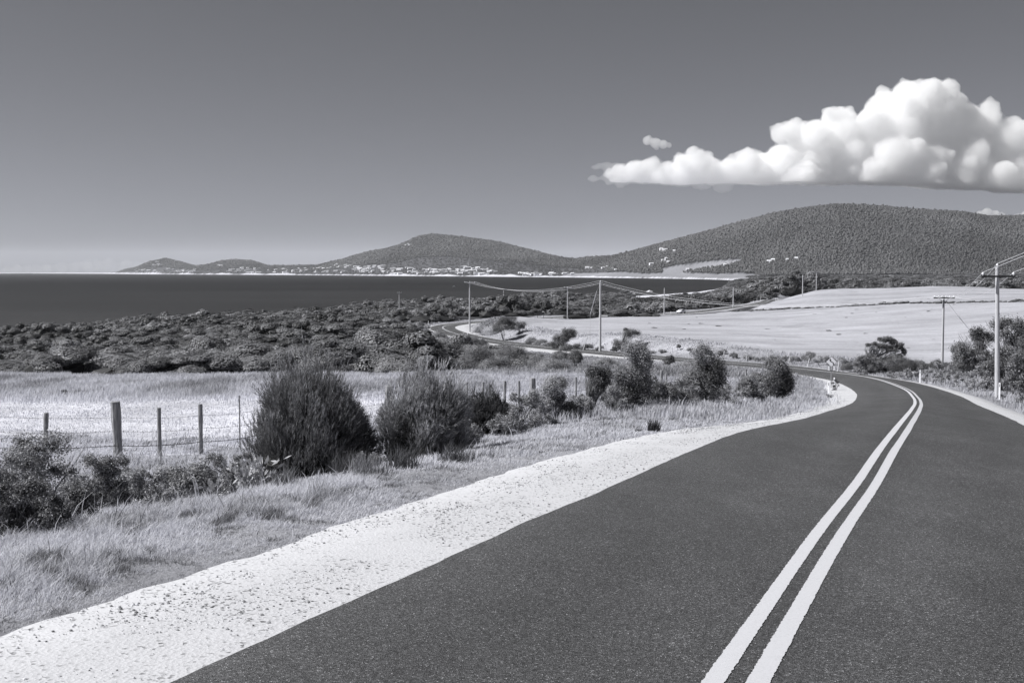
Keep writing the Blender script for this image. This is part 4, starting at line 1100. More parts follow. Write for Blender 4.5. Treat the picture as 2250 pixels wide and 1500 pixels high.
# ---- low tangle that closes the gaps of the row
for i, (px, d, w_, h_, b_, tp, lb) in enumerate([
    (120, 14.4, 120, 60, .14, .2, 'knee-high twiggy shrub filling the gap right of the nearest shrub'),
    (255, 17.6, 90, 70, .15, .2, 'ragged low shrub right at the foot of the thickest fence post'),
    (455, 19.4, 110, 84, .15, .15, 'scraggy shrub in front of the last thin post before the largest bush'),
    (520, 21.0, 80, 70, .13, .1, 'low dark shrub pressed against the left side of the largest bush'),
    (805, 18.8, 100, 40, .10, .05, 'dark low shrub filling the gap under the two feathery bushes'),
    (1015, 26.5, 70, 60, .14, .15, 'low shrub bridging the second feathery bush and the dense brushy one'),
    (1110, 29.0, 90, 60, .13, .2, 'wispy low shrub at the front of the dense brushy shrub'),
    (1175, 33.0, 90, 64, .16, .3, 'pale-tipped low shrub in front of the thick fence post'),
    (1265, 37.5, 80, 44, .2, .3, 'thin grey shrub between the crooked dark column and the windblown shrub'),
    (1325, 42.0, 70, 60, .16, .25, 'grey shrub behind the stems of the windblown shrub'),
    (1425, 42.5, 70, 70, .17, .35, 'pale twiggy shrub right of the silver-tipped shrub'),
    (1490, 46.5, 70, 52, .16, .25, 'grey tangle between the squat dark shrub and the silver-crowned one'),
    (1585, 50.5, 60, 52, .14, .2, 'dark tangle right of the silver-crowned shrub'),
    (1660, 56.0, 50, 44, .15, .2, 'low tangle left of the last dark bush of the row')]):
    shrub(px, d, w_, h_, 'open', lb, base=b_, top=tp, nl_=16, ns=18, core=.55, leaf=max(.022, d * .001), lod=.9)

# ---- bushes on the far edge of the paddock, before the road
for px, d, w_, h_, b_, lb in [
    (800, 104, 170, 78, .17, 'broad pale-topped bush rising behind the gap between the two feathery bushes'),
    (735, 112, 150, 70, .17, 'pale rounded bush behind the shoots of the largest feathery bush'),
    (1000, 200, 60, 36, .13, 'dark bush hiding the lower half of the far bend'),
    (1032, 202, 54, 33, .15, 'dark bush below the far bend, right of the one hiding its lower half'),
    (1054, 205, 36, 24, .17, 'small bush where the road comes out from behind the far bend bushes'),
    (960, 228, 60, 30, .16, 'grey bush below the left end of the far bend'),
    (928, 262, 40, 22, .18, 'grey bush closing the left end of the far bend'),
    (905, 98, 120, 62, .15, 'dark bush at the paddock edge left of the largest roadside clump'),
    (985, 104, 150, 92, .13, 'largest dark clump in front of the far road bend'),
    (1042, 102, 80, 70, .14, 'dark bush joined to the right flank of the largest dark clump'),
    (1118, 108, 92, 70, .12, 'dark dome-shaped bush standing against the white road shoulder'),
    (1095, 96, 90, 36, .18, 'low grey bush in front of the dome-shaped bush'),
    (1010, 91, 110, 34, .20, 'low pale scrub bush at the paddock edge under the largest dark clump'),
    (1180, 100, 70, 34, .2, 'low grey bush between the dome-shaped bush and the pair farther right'),
    (1236, 112, 50, 50, .12, 'small dark bush above the grassy fence corner'),
    (1262, 104, 46, 44, .11, 'small round bush right below the other of the pair'),
    (1210, 92, 90, 26, .22, 'low pale herbage bush in the paddock corner'),
    (1330, 112, 60, 22, .2, 'ground-hugging grey bush near the road behind the windblown shrub'),
    (1466, 126, 34, 30, .11, 'little round dark bush right beside the far road'),
    (1508, 118, 60, 20, .2, 'flat grey bush behind the silver-crowned shrub')]:
    shrub(px, d, w_, h_, 'dome', lb, 'bushes between the paddock and the road', base=b_, top=.05 if b_ < .2 else .16, name='paddock_edge_bush', cat='bush', lod=.8, nl_=11)

# ---- bank between the road and the field
shrub(1106, 232, 58, 52, 'dome', 'dark bush on the bank inside the far bend', base=.12, name='bank_bush', cat='bush', nl_=9)
shrub(1140, 236, 40, 30, 'dome', 'grey bush just right of the dark bush on the far bend bank', base=.18, name='bank_bush', cat='bush')
shrub(1238, 197, 60, 52, 'swept', 'windswept bush on the bank with its crown bulging to the right', base=.10, crowns=[(14, 36, 17, 13), (-4, 26, 18, 12), (-10, 10, 20, 10)], name='bank_bush', cat='bush', tw=12, lod=.8)
shrub(1376, 181, 70, 54, 'swept', 'windswept bush with pale bare stems and a dark crown beside the tall power pole', base=.08, crowns=[(15, 40, 18, 10), (0, 48, 6, 4), (-12, 14, 16, 12)], name='bank_bush', cat='bush', tw=34, lod=.8)
shrub(1347, 180, 18, 18, 'dome', 'very small dark bush at the foot of the pale-stemmed windswept bush', base=.07, name='bank_bush', cat='bush')
for i, (px, d, w_, h_, b_) in enumerate([(1060, 246, 70, 26, .34), (1085, 250, 40, 22, .3), (1165, 218, 36, 20, .17), (1187, 212, 34, 18, .19), (1205, 207, 30, 16, .22), (1262, 195, 40, 18, .17), (1290, 190, 34, 17, .18), (1318, 186, 26, 15, .15),
                                   (1400, 178, 44, 18, .33), (1428, 172, 30, 12, .22), (1455, 170, 24, 12, .2), (1490, 168, 16, 15, .1), (1520, 163, 26, 12, .2), (1555, 158, 30, 12, .16), (1590, 156, 30, 12, .19), (1612, 150, 22, 15, .13), (1645, 147, 34, 13, .15), (1672, 143, 30, 14, .16),
                                   (1700, 140, 30, 16, .17), (1725, 138, 26, 18, .2), (1745, 133, 32, 24, .3), (1778, 131, 34, 32, .12), (1800, 127, 32, 24, .3), (1822, 125, 30, 26, .2), (1846, 122, 34, 22, .22)]):
    shrub(px, d, w_, h_, 'dome', 'low scrubby bush in the strip along the field edge above the far road', 'low bushes along the field edge', base=b_, top=.1, name='bank_bush', cat='bush', lod=.5, nl_=6)

# ---- outside of the near bend
shrub(1925, 113, 150, 82, 'swept', 'large wind-sheared tree with grey branches and a ragged dark crown beyond the bend sign', base=.11, lean=.3, name='windswept_tree', cat='tree', tw=15, lod=1.0, leaf=.075,
      crowns=[(26, 73, 12, 6), (42, 68, 12, 6), (55, 58, 11, 9), (61, 46, 8, 9), (10, 73, 9, 4), (-2, 64, 7, 4), (16, 58, 13, 5), (36, 52, 13, 7), (50, 36, 8, 6), (-17, 61, 7, 3), (-28, 22, 20, 11), (0, 18, 24, 11), (34, 14, 26, 12)])
shrub(1992, 104, 62, 40, 'dome', 'dark round bush joined to the right foot of the wind-sheared tree', base=.10, name='verge_bush', cat='bush')
shrub(1880, 112, 60, 30, 'dome', 'dark low bush at the left foot of the wind-sheared tree', base=.11, name='verge_bush', cat='bush')
shrub(2052, 110, 44, 26, 'dome', 'dark bush at the foot of the pole with the wide crossarm', base=.09, name='verge_bush', cat='bush')
for i, (px, d, w_, h_, b_, tp) in enumerate([(1895, 104, 40, 16, .2, .1), (1965, 98, 44, 20, .22, .2), (1990, 95, 44, 24, .2, .3), (2012, 96, 40, 22, .22, .3), (2040, 92, 44, 28, .2, .35), (2070, 90, 46, 34, .2, .35), (2098, 86, 46, 36, .2, .35), (2128, 83, 50, 36, .2, .3), (2150, 80, 44, 34, .2, .3),
                                   (2178, 80, 44, 36, .16, .25), (2215, 76, 52, 38, .15, .2), (2250, 74, 56, 44, .15, .2), (2290, 70, 60, 50, .15, .15), (2110, 94, 60, 44, .2, .25), (2160, 90, 60, 50, .18, .25), (2060, 100, 50, 30, .18, .2), (2235, 84, 60, 44, .17, .2), (2200, 71, 34, 18, .22, .3), (2246, 66, 44, 24, .2, .3)]):
    shrub(px, d, w_, h_, 'open', 'knee-high flowering shrub in the thicket along the right verge', 'low flowering shrubs along the right verge', base=b_, top=tp, name='verge_bush', cat='bush', lod=.7, nl_=12, core=.7, leaf=.07)
for px, d, w_, h_, b_, lb in [(2232, 86, 110, 142, .10, 'tallest dark bush at the right edge behind the tall power pole'),
                          (2300, 80, 130, 160, .10, 'dark bush mostly outside the right edge of the view'),
                          (2160, 92, 96, 104, .10, 'twiggy dark bush left of the tall power pole'),
                          (2205, 80, 86, 92, .08, 'shadowed bush directly behind the tall power pole'),
                          (2262, 74, 84, 96, .12, 'rounded bush in front of the tallest dark bush'),
                          (2118, 98, 66, 66, .12, 'leftmost of the tall bushes right of the crossarm pole')]:
    shrub(px, d, w_, h_, 'open', lb, 'tall bushes at the right edge', base=b_, top=.06, name='tall_bush', cat='bush', nl_=26, ns=26, core=.9, leaf=.085, lod=1.0, lean=-.08)
# field hedges
for i in range(64):
    px = 1610 + i * 10.3 + random.uniform(-3, 3); d = np.interp(px, [1600, 1700, 1950, 2270], [388, 384, 346, 300]) + random.uniform(-2, 2)
    g = on_ground(px, d); k = random.uniform(0.18, 0.34)
    o = link('hedge_shrub', mesh_near[i % 7], None, (g[0], g[1], g[2] - .1), random.uniform(-.5, .5), (k * 1.4, k * 1.2, k * random.uniform(.7, 1.1)))
    tag(o, 'low dark shrub in the thin hedge line crossing the pale field', 'shrub', 'shrubs of the hedge line across the field')
for i, (px, d, k) in enumerate([(1950, 800, 1.5), (1962, 800, 1.2), (1900, 830, .9), (2000, 800, .9), (2036, 800, .8), (2090, 810, 1.2), (2130, 820, .9), (2105, 815, .9), (1850, 820, .8), (2200, 800, 1.2)]):
    g = on_ground(px, d)
    o = link('ridge_bush', mesh_near[i % 7], None, (g[0], g[1], -597 * 0 + g[2] + 1), random.uniform(-.5, .5), (k * 1.2, k, k * 2.4))
    tag(o, 'dark bush showing above the crest of the upper field', 'bush', 'dark bushes beyond the field crest')

# ================================================================== fences
def wire_tube(mb, a, b, r, sag=0.0, n=6, k=4):
    a, b = Vector(a), Vector(b)
    mb.tube([a.lerp(b, t / k) - Vector((0, 0, sag * 4 * (t / k) * (1 - t / k))) for t in range(k + 1)], r, n, cap=False)

froot_p = on_ground(253, 28.0)
fence = empty('wire_fence', froot_p, 'old post and barbed wire fence between the verge shrubs and the paddock', 'fence')
def fence_xy(px):
    d = np.interp(px, [-300, 90, 253, 523, 850, 1172, 1460, 1660], [22.5, 26.0, 28.0, 31.0, 37.0, 45.0, 62.0, 72.0]); return (px - 1125) / F * d, d
posts = [(-190, .055, 1.1), (-75, .05, 1.15), (90, .055, 1.16), (253, .115, 1.42), (345, .055, 1.30), (436, .06, 1.34), (523, .035, 1.52), (612, .05, 1.3), (712, .05, 1.25), (850, .12, 1.25), (935, .05, 1.15), (1025, .05, 1.1),
         (1060, .05, 1.05), (1108, .06, 1.05), (1140, .05, 1.05), (1172, .12, 1.12), (1211, .06, 1.0), (1266, .05, 0.95), (1330, .06, 1.1), (1395, .06, 1.1), (1453, .085, 1.2), (1466, .05, 1.0), (1500, .05, 1.05), (1545, .06, 1.1), (1592, .05, 1.1), (1640, .06, 1.1)]
tops_ = []
for i, (px, r, h) in enumerate(posts):
    x, y = fence_xy(px); z = gz1(x, y); lx, ly = random.uniform(-.04, .05), random.uniform(-.03, .03)
    if px == 523: lx = .035
    mb = MB(); seg = 6
    if px == 523:
        mb.box((0, 0, h / 2 - .1), (.035, .012, h + .2)); mb.box((0, .012, h / 2 - .1), (.010, .024, h + .2))
    else:
        mb.tube([(0, 0, -.25)] + [(lx * t * h / seg, ly * t * h / seg, h * t / seg) for t in range(1, seg)] + [(lx * h, ly * h, h - .012), (lx * h, ly * h, h)],
                [r * 1.04] + [r * (1 + random.uniform(-.06, .06)) for _ in range(seg - 1)] + [r * .98, r * .86], 9, wob=.05)
    me_o = mb.build('post', M['post'], fence, (x - froot_p[0], y - froot_p[1], z - froot_p[2]))
    if px == 850: me_o['label'] = 'thick pale post half hidden behind the feathery bushes'
    tops_.append(Vector((x, y, z)))
for k_, f_ in enumerate((0.30, 0.62, 0.93)):
    mb = MB()
    for i in range(len(posts) - 1):
        a = tops_[i] + Vector((0, -posts[i][1], 1.12 * f_)); b_ = tops_[i + 1] + Vector((0, -posts[i + 1][1], 1.12 * f_))
        wire_tube(mb, a, b_, 0.008 if k_ == 0 else 0.004, .015, 4, 3)
        if k_ < 2 and i < 14:
            L = (b_ - a).length; nb = int(L / .14)
            for j in range(nb):
                p = a.lerp(b_, (j + .5) / nb)
                for q in (-1, 1): mb.tube([p - Vector((.005 * q, .002, .02)), p + Vector((.005 * q, .002, .02))], .005, 3, cap=False)
    w_ = mb.build('barbed_wire' if k_ < 2 else 'plain_wire', M['wire_dark'] if k_ == 0 else M['wire'], fence)
    w_.location = (-froot_p[0], -froot_p[1], -froot_p[2])

# pale leaning stakes of the field fence beside the far road
sroot_p = on_ground(1687, 138)
stake_f = empty('stake_fence', sroot_p, 'broken line of pale leaning stakes along the field side of the far road', 'fence')
sp_ = [(1280, 188, .10, 1.1, 3.6), (1590, 152, .18, 1.05, 0), (1687, 137, .05, 1.3, 0), (1733, 128, .2, 1.0, 0), (1775, 123, .24, 1.15, 0), (1843, 112, .12, 1.2, 0), (1642, 146, -.05, .9, 0), (1520, 163, .08, .8, 0), (1478, 168, .0, .8, 0), (1610, 150, 0, .8, 0)]
prev = None
for px, d, ln, h, hh in sorted(sp_):
    g = on_ground(px, d); h = hh or h; ln = .33 if hh else ln
    mb = MB(); mb.tube([(0, 0, -.15), (ln * h * .5, 0, h * .5), (ln * h, 0, h)], [.06, .055, .05], 7)
    mb.build('stake', M['white_wood'], stake_f, tuple(g - sroot_p))

# ================================================================== guide posts
def guide_post(px, d, label, lean=0.0, h=1.02, back=False):
    g = on_ground(px, d); r = empty('guide_post', g, label, 'guide post', 'white guide posts along the road', -0.75)
    mb = MB(); w_, t_ = .105, .035
    v = [(-w_ / 2, -t_ / 2, -.15), (w_ / 2, -t_ / 2, -.15), (w_ / 2, t_ / 2, -.15), (-w_ / 2, t_ / 2, -.15),
         (-w_ / 2 + lean, -t_ / 2, h - .03), (w_ / 2 + lean, -t_ / 2, h - .03), (w_ / 2 + lean, t_ / 2, h - .03), (-w_ / 2 + lean, t_ / 2, h - .03),
         (-w_ / 2 + .012 + lean, -t_ / 2 + .005, h), (w_ / 2 - .012 + lean, -t_ / 2 + .005, h), (w_ / 2 - .012 + lean, t_ / 2 - .005, h), (-w_ / 2 + .012 + lean, t_ / 2 - .005, h)]
    f = [(3, 2, 1, 0)] + [(a + o, (a + 1) % 4 + o, (a + 1) % 4 + 4 + o, a + 4 + o) for o in (0, 4) for a in range(4)] + [(8, 9, 10, 11)]
    mb.add(v, f); mb.build('post', M['white'], r)
    if d < 130:
        mb = MB(); mb.box((lean * .85, -t_ / 2 - .004, h - .16), (.03, .006, .17)); mb.build('reflector', M['reflector'], r)
    return r
guide_post(1824, 68, 'white guide post on the inside of the bend, nearest to the bend sign')
guide_post(2201, 69, 'white guide post beside the foot of the tallest power pole')
guide_post(2025, 90, 'white guide post on the outer shoulder in front of the flowering shrubs')
guide_post(1948, 113, 'short-looking white guide post at the foot of the wind-sheared tree')
guide_post(1836, 84, 'white guide post partly hidden behind the bend sign', h=.66)
guide_post(1221, 196, 'white guide post standing on the shoulder in front of the far road', h=1.1)
guide_post(1027, 246, 'white guide post by the gravel inside the far bend', h=1.1)
guide_post(941, 286, 'white guide post on the outside of the far bend', h=1.2)
guide_post(1305, 352, 'white guide post below the crossarm pole beyond the far bend', h=1.2)
guide_post(1474, 392, 'white guide post close behind the white car', h=1.2)
for px, d, lb in [(1655, 500, 'first white guide post of the S-bend beyond the hedge'), (1663, 522, 'white guide post at the apex of the distant S-bend'), (1671, 540, 'tall white guide post on the outer edge of the distant S-bend'), (1685, 556, 'white guide post near the crest of the distant S-bend'), (1704, 545, 'white guide post right of the distant S-bend'), (1709, 560, 'last white guide post at the road crest')]:
    guide_post(px, d, lb, h=1.5)

# ================================================================== bend warning sign with speed plate
g = on_ground(1829, 79.5); sign = empty('bend_sign', g, 'diamond winding-road warning sign above a 55 km/h plate on the inside of the bend', 'road sign', None, -0.25)
mb = MB(); mb.tube([(0, 0, -.2), (0, 0, 2.4)], .03, 10); mb.build('post', M['steel'], sign)
def plate(name, pts, mat, y0, y1, parent, loc=(0, 0, 0)):
    n = len(pts); mb = MB(); mb.add([(x, y0, z) for x, z in pts] + [(x, y1, z) for x, z in pts],
        [tuple(range(n)), tuple(range(2 * n - 1, n - 1, -1))] + [((k + 1) % n, k, k + n, (k + 1) % n + n) for k in range(n)])
    return mb.build(name, mat, parent, loc)
zc, R_ = 2.0, .385
dia = plate('diamond_panel', [(0, zc - R_), (R_, zc), (0, zc + R_), (-R_, zc)], M['black'], -.052, -.036, sign)
plate('panel_face', [(0, zc - R_ + .028), (R_ - .028, zc), (0, zc + R_ - .028), (-R_ + .028, zc)], M['signface'], -.057, -.053, dia)
arrow = [(.085, -.20), (.145, -.20), (.145, -.085), (.12, -.04), (-.035, .045), (-.055, .075), (-.055, .095), (-.02, .095), (-.085, .225), (-.15, .095), (-.115, .095), (-.115, .06), (-.09, .015), (.065, -.07), (.085, -.10)]
plate('arrow', [(x * 1.05 + .01, z * 1.05 + zc) for x, z in arrow], M['black'], -.062, -.058, dia)
sp2 = plate('speed_plate', [(-.27, 1.55 - .17), (.27, 1.55 - .17), (.27, 1.55 + .17), (-.27, 1.55 + .17)], M['black'], -.052, -.036, sign)
plate('panel_face', [(-.255, 1.55 - .155), (.255, 1.55 - .155), (.255, 1.55 + .155), (-.255, 1.55 + .155)], M['signface'], -.057, -.053, sp2)
def text(name, s, size, loc, parent, mat, off=.0):
    cu = bpy.data.curves.new(name, 'FONT'); cu.body = s; cu.size = size; cu.align_x = 'CENTER'; cu.align_y = 'CENTER'; cu.extrude = .002; cu.offset = off
    t = bpy.data.objects.new(name, cu); COL.objects.link(t)
    bpy.context.view_layer.update()
    me = bpy.data.meshes.new_from_object(t.evaluated_get(bpy.context.evaluated_depsgraph_get())); bpy.data.objects.remove(t)
    me.materials.clear(); me.materials.append(mat)
    me.transform(Matrix.Rotation(math.pi / 2, 4, 'X'))
    return link(name, me, parent, loc)
text('speed_digits', '55', .27, (0, -.060, 1.58), sp2, M['black'], .006)
text('unit_lettering', 'km/h', .10, (0, -.060, 1.435), sp2, M['black'], .002)

# small signs farther on
g = on_ground(1188, 334); ib = empty('notice_board', g, 'dark notice board on two posts at the roadside in front of the heath', 'sign')
for sx in (-.9, .9):
    mb = MB(); mb.box((sx, 0, .95), (.12, .12, 2.2)); mb.build('post', M['dark_wood'], ib)
mb = MB(); mb.box((0, -.09, 1.75), (2.3, .06, .75)); mb.build('panel', M['dark_wood'], ib)
g = on_ground(899, 292); ms = empty('marker_sign', g, 'tiny pale square sign in the heath left of the far bend', 'sign')
mb = MB(); mb.box((0, 0, .8), (.07, .07, 2.0)); mb.build('post', M['steel'], ms)
mb = MB(); mb.box((0, -.06, 1.7), (.65, .03, .55)); mb.build('panel', M['white'], ms)

# ================================================================== power poles and lines
ARM = {}
def power_pole(px, d, top_py, label, arm=None, arm_z=0.0, r=.15, ang=0.0, n_ins=3, brace=True, base=None, ins_top=True, lean=0.0):
    g = on_ground(px, d) if base is None else base
    zt = pt(px, top_py, d)[2] if top_py is not None else g[2] + 13.5
    h = zt - g[2]; root = empty('power_pole', g, label, 'power pole', 'timber power poles along the road')
    mb = MB(); k = 8
    mb.tube([(lean * (1 - t / k), 0, -.3 + (h + .3) * t / k) for t in range(k + 1)], [r * (1.0 - .32 * t / k) * (1 + random.uniform(-.02, .02)) for t in range(k + 1)], 12, wob=.015)
    mb.build('shaft', M['pole'], root)
    pts = []
    if arm:
        za = h - arm_z; ca, sa = math.cos(ang), math.sin(ang)
        A_ = MB(); A_.box((0, 0, 0), (arm, .11, .12), [[ca, -sa, 0], [sa, ca, 0], [0, 0, 1]]); oo = A_.build('crossarm', M['dark_wood'] if d < 160 else M['pole'], root); oo.location = (sa * .15, -ca * .15, za)
        if brace:
            for s_ in (-1, 1):
                b_ = MB(); b_.tube([(s_ * .55 * ca, s_ * .55 * sa - .16, za - .03), (0, -.14, za + (.52 if px > 2150 else -.5))], .018, 5); b_.build('brace', M['steel'], root)
        for q in np.linspace(-1, 1, n_ins):
            x = q * (arm / 2 - .1)
            ib_ = MB(); ib_.tube([(0, 0, 0), (0, 0, .06), (0, 0, .08), (0, 0, .14), (0, 0, .16), (0, 0, .20)], [.03, .03, .075, .07, .055, .03], 9)
            oi = ib_.build('insulator', M['insul'], root); oi.location = (x * ca + sa * .15, x * sa - ca * .15, za + .06)
            pts.append(Vector((g[0] + x * ca, g[1] + x * sa - .15, g[2] + za + .26)))
    if ins_top:
        ib_ = MB(); ib_.tube([(0, 0, -.05), (0, 0, .06), (0, 0, .08), (0, 0, .15), (0, 0, .2)], [.03, .03, .075, .06, .03], 9); oi = ib_.build('insulator', M['insul'], root); oi.location = (0, 0, h)
        pts.append(Vector((g[0], g[1], g[2] + h + .2)))
    return pts

pA = power_pole(2189, 71, 586, 'tallest power pole at the right, with a thin dark crossarm and pale braces', arm=2.15, arm_z=.60, r=.165, n_ins=2, ang=.05, lean=.22)
pB = power_pole(2073, 122, 652, 'power pole in the field edge with a wide crossarm crowded with insulators', arm=2.25, arm_z=.12, r=.155, n_ins=6, ang=.0, ins_top=False)
pC = power_pole(1319, 184, 619, 'power pole rising from the near edge of the field, held by a leaning stay', arm=None, r=.21)
pD = power_pole(1032, 256, 620, 'power pole on the bank inside the far bend, topped by three insulators', arm=2.4, arm_z=.1, r=.20, n_ins=2, brace=False)
pE = power_pole(1247, 331, 630, 'short-armed power pole in front of the bay, right of the notice board', arm=2.2, arm_z=.25, r=.17, n_ins=2, ins_top=False)
pF = power_pole(1459.5, 385, 634, 'bare power pole standing just left of the white car', arm=None, r=.21)
pG = power_pole(1611, 458, 632, 'thin power pole beside the road right of the white car', arm=None, r=.26)
pH = power_pole(1735, 545, 619, 'power pole with a small crossarm beside the distant S-bend', arm=2.4, arm_z=.3, r=.26, n_ins=2, brace=False, ins_top=False)
pI = power_pole(1763, 480, 604, 'tall thin power pole in front of the highest shoreline trees', arm=None, r=.24)
pJ = power_pole(1793, 590, 597, 'power pole with a tiny crossarm highest on the slope before the big hill', arm=2.8, arm_z=.1, r=.26, n_ins=2, brace=False, ins_top=False)
pK = power_pole(877.5, 400, 641, 'lone pole rising from the heath left of the far bend', arm=1.6, arm_z=.35, r=.22, n_ins=2, brace=False, ins_top=False)
pL = power_pole(1106.5, 520, 638, 'thin pole half buried in the heath between the bay and the far bend', arm=None, r=.22, ins_top=False)
gM = np.array([26.0, 14.0, gz1(26.0, 14.0)])
pM = power_pole(1125 + 26 / 14 * F, 14, None, 'power pole outside the right edge of the picture that carries the nearest wires', arm=2.2, arm_z=.6, r=.19, n_ins=2, ang=.35, base=gM)

def span(label, pairs, sag, r=.011, mat='pale_wire', n=18):
    a0 = pairs[0][0]; root = empty('overhead_wires', a0, label, 'power line', 'sagging power line spans')
    for a, b_ in pairs:
        mb = MB(); mb.tube([a.lerp(b_, t / n) - Vector((0, 0, sag * 4 * (t / n) * (1 - t / n))) for t in range(n + 1)], r, 5, cap=False)
        o = mb.build('conductor', M[mat], root); o.location = -Vector(a0)
    return root
span('three wires running up out of the picture from the tallest pole', [(pA[0], pM[0]), (pA[1], pM[1]), (pA[2], pM[2])], .75, .012)
span('wires drooping from the tallest pole to the wide-crossarm pole', [(pA[0], pB[0]), (pA[1], pB[5]), (pA[2], pB[3])], .9, .014)
cT = pC[0]; c1, c2, c3 = cT + Vector((-.9, .3, -.2)), cT, cT + Vector((.9, -.3, -.2))
span('long sagging span from the wide-crossarm pole to the pole on the field edge', [(pB[0], c2 - Vector((0, 0, .35))), (pB[2], c2), (pB[5], c2 - Vector((0, 0, .6)))], 2.3, .011)
span('double sagging span across the bay between the field-edge pole and the far-bend pole', [(c2, pD[0]), (c2 - Vector((0, 0, .3)), pD[2]), (c2 - Vector((0, 0, .5)), pD[1])], 1.75, .014)
g = on_ground(1297, 196)
stay = empty('pole_stay', g, 'pale stay wire sleeve leaning against the field-edge power pole', 'stay wire')
mb = MB(); a = Vector(pt(1297, 690, 200)) - Vector(g); b_ = Vector(pt(1311, 640, 186)) - Vector(g); mb.tube([a, b_], .05, 6); mb.build('sleeve', M['white'], stay)
mb = MB(); mb.tube([Vector((0, 0, -.1)), a], .02, 5); mb.build("wire_rope", M["wire"], stay); mb = MB(); mb.tube([b_, cT - Vector(g) - Vector((0, 0, .4))], .02, 5); mb.build('wire_rope', M['wire'], stay)
g = on_ground(2136, 150)
stay = empty('pole_stay', g, 'pale stay sleeve slanting over the field between the two right-hand poles', 'stay wire')
a = Vector(pt(2134, 729, 140)) - Vector(g); b_ = Vector(pt(2106, 695, 132)) - Vector(g)
mb = MB(); mb.tube([a, b_], .035, 6); mb.build('sleeve', M['white'], stay)
mb = MB(); mb.tube([Vector((0, 0, -.1)), a], .015, 5); mb.build("wire_rope", M["wire"], stay); mb = MB(); mb.tube([b_, Vector(pB[3]) - Vector(g) - Vector((0, 0, .5))], .012, 5); mb.build('wire_rope', M['wire'], stay)

# ================================================================== white car
g = on_ground(1495, 397); D_, Z_, S_ = road_query([g[0]], [g[1]])
jc = int(np.argmin((CL[:, 0] - 58.5) ** 2 + (CL[:, 1] - 397) ** 2)); cpos = CL[jc]; tdir = RT[jc]
cx = cpos[0] + CN[jc, 0] * 1.5; cyy = cpos[1] + CN[jc, 1] * 1.5
car = empty('parked_car', (cx, cyy, cpos[2] + .05), 'small white car seen end-on beside the dark shrubs of the far road', 'car', None, math.atan2(tdir[1], tdir[0]) - math.pi / 2)
def loft(sections, mat, name, parent, smoothf=True):
    mb = MB(); n = len(sections[0]); V = [p for s_ in sections for p in s_]
    f = [(i * n + k, i * n + (k + 1) % n, (i + 1) * n + (k + 1) % n, (i + 1) * n + k) for i in range(len(sections) - 1) for k in range(n)]
    f += [tuple(range(n - 1, -1, -1)), tuple((len(sections) - 1) * n + k for k in range(n))]
    mb.add(V, f); return mb.build(name, mat, parent, smoothf=smoothf)
def ring(y, w_, z0, z1, c=.12):
    return [(-w_ + c, y, z0), (w_ - c, y, z0), (w_, y, z0 + c), (w_, y, z1 - c), (w_ - c, y, z1), (-w_ + c, y, z1), (-w_, y, z1 - c), (-w_, y, z0 + c)]
body = loft([ring(-2.1, .72, .42, .78), ring(-1.95, .84, .28, .92), ring(-.9, .88, .25, 1.0), ring(1.2, .88, .25, .98), ring(2.0, .84, .28, .95), ring(2.15, .74, .4, .8)], M['carpaint'], 'body', car)
loft([ring(-1.1, .74, .97, 1.05, .03), ring(-.45, .68, .97, 1.46, .1), ring(1.0, .68, .97, 1.46, .1), ring(1.75, .74, .95, 1.05, .03)], M['carpaint'], 'cabin', car)
for y_, t_, nm in ((-.80, .62, 'windscreen'), (1.42, -.78, 'rear_window')):
    mb = MB(); c_, s_ = math.cos(t_), math.sin(t_); mb.box((0, y_ - .03 * (1 if y_ < 0 else -1), 1.26), (1.16, .02, .40), [[1, 0, 0], [0, c_, s_], [0, -s_, c_]]); mb.build(nm, M['glass'], car)
for sx in (-1, 1):
    mb = MB(); mb.box((sx * .70, .28, 1.22), (.02, 1.25, .28)); mb.build('side_window', M['glass'], car)
    for y_ in (-1.3, 1.3):
        mb = MB(); mb.tube([(sx * .68, y_, .31), (sx * .9, y_, .31)], .31, 16); wo = mb.build('wheel', M['tyre'], car)
    mb = MB(); mb.box((sx * .6, -2.08, .68), (.24, .06, .13)); mb.build('headlight', M['insul'], car)

# ================================================================== boat, pale rock, mast, houses
d_b = 25 * F / 33; bt = empty('small_boat', ((997 - 1125) / F * d_b, d_b, SEA), 'tiny white boat alone on the dark bay', 'boat')
loft([[(-2.6, 0, .9), (-2.5, .1, .9), (-2.5, -.1, .9)], [(-1.5, .9, .9), (-1.5, -.9, .9), (-1.2, 0, -.2)], [(1, 1.1, .8), (1, -1.1, .8), (1, 0, -.3)], [(2.6, 1.0, .8), (2.6, -1.0, .8), (2.6, 0, -.2)]], M['white'], 'hull', bt, False)
mb = MB(); mb.box((.3, 0, 1.25), (1.6, 1.5, 1.0)); mb.build('cabin', M['white'], bt)
for i, (px, d, k, lb) in enumerate([(1385, 1290, 3.8, 'pale wave-washed rock lying off the scrubby point'), (1427, 1420, 3.0, 'smaller pale rock at the start of the near beach')]):
    x = (px - 1125) / F * d; v, l, t, s = blobs(np.array([[0, 0, .3], [k * .8, 0, .1], [-k * .7, 0, .05]]), np.array([[k, k, 2.0], [k * .7, k * .7, 1.1], [k * .8, k, .9]]), np.array([.6, .6, .6]), .2)
    o = link('shore_rock', mesh_np('shore_rock', v, l, t, [M['white_wood']], None), None, (x, d, SEA)); tag(o, lb, 'rock')

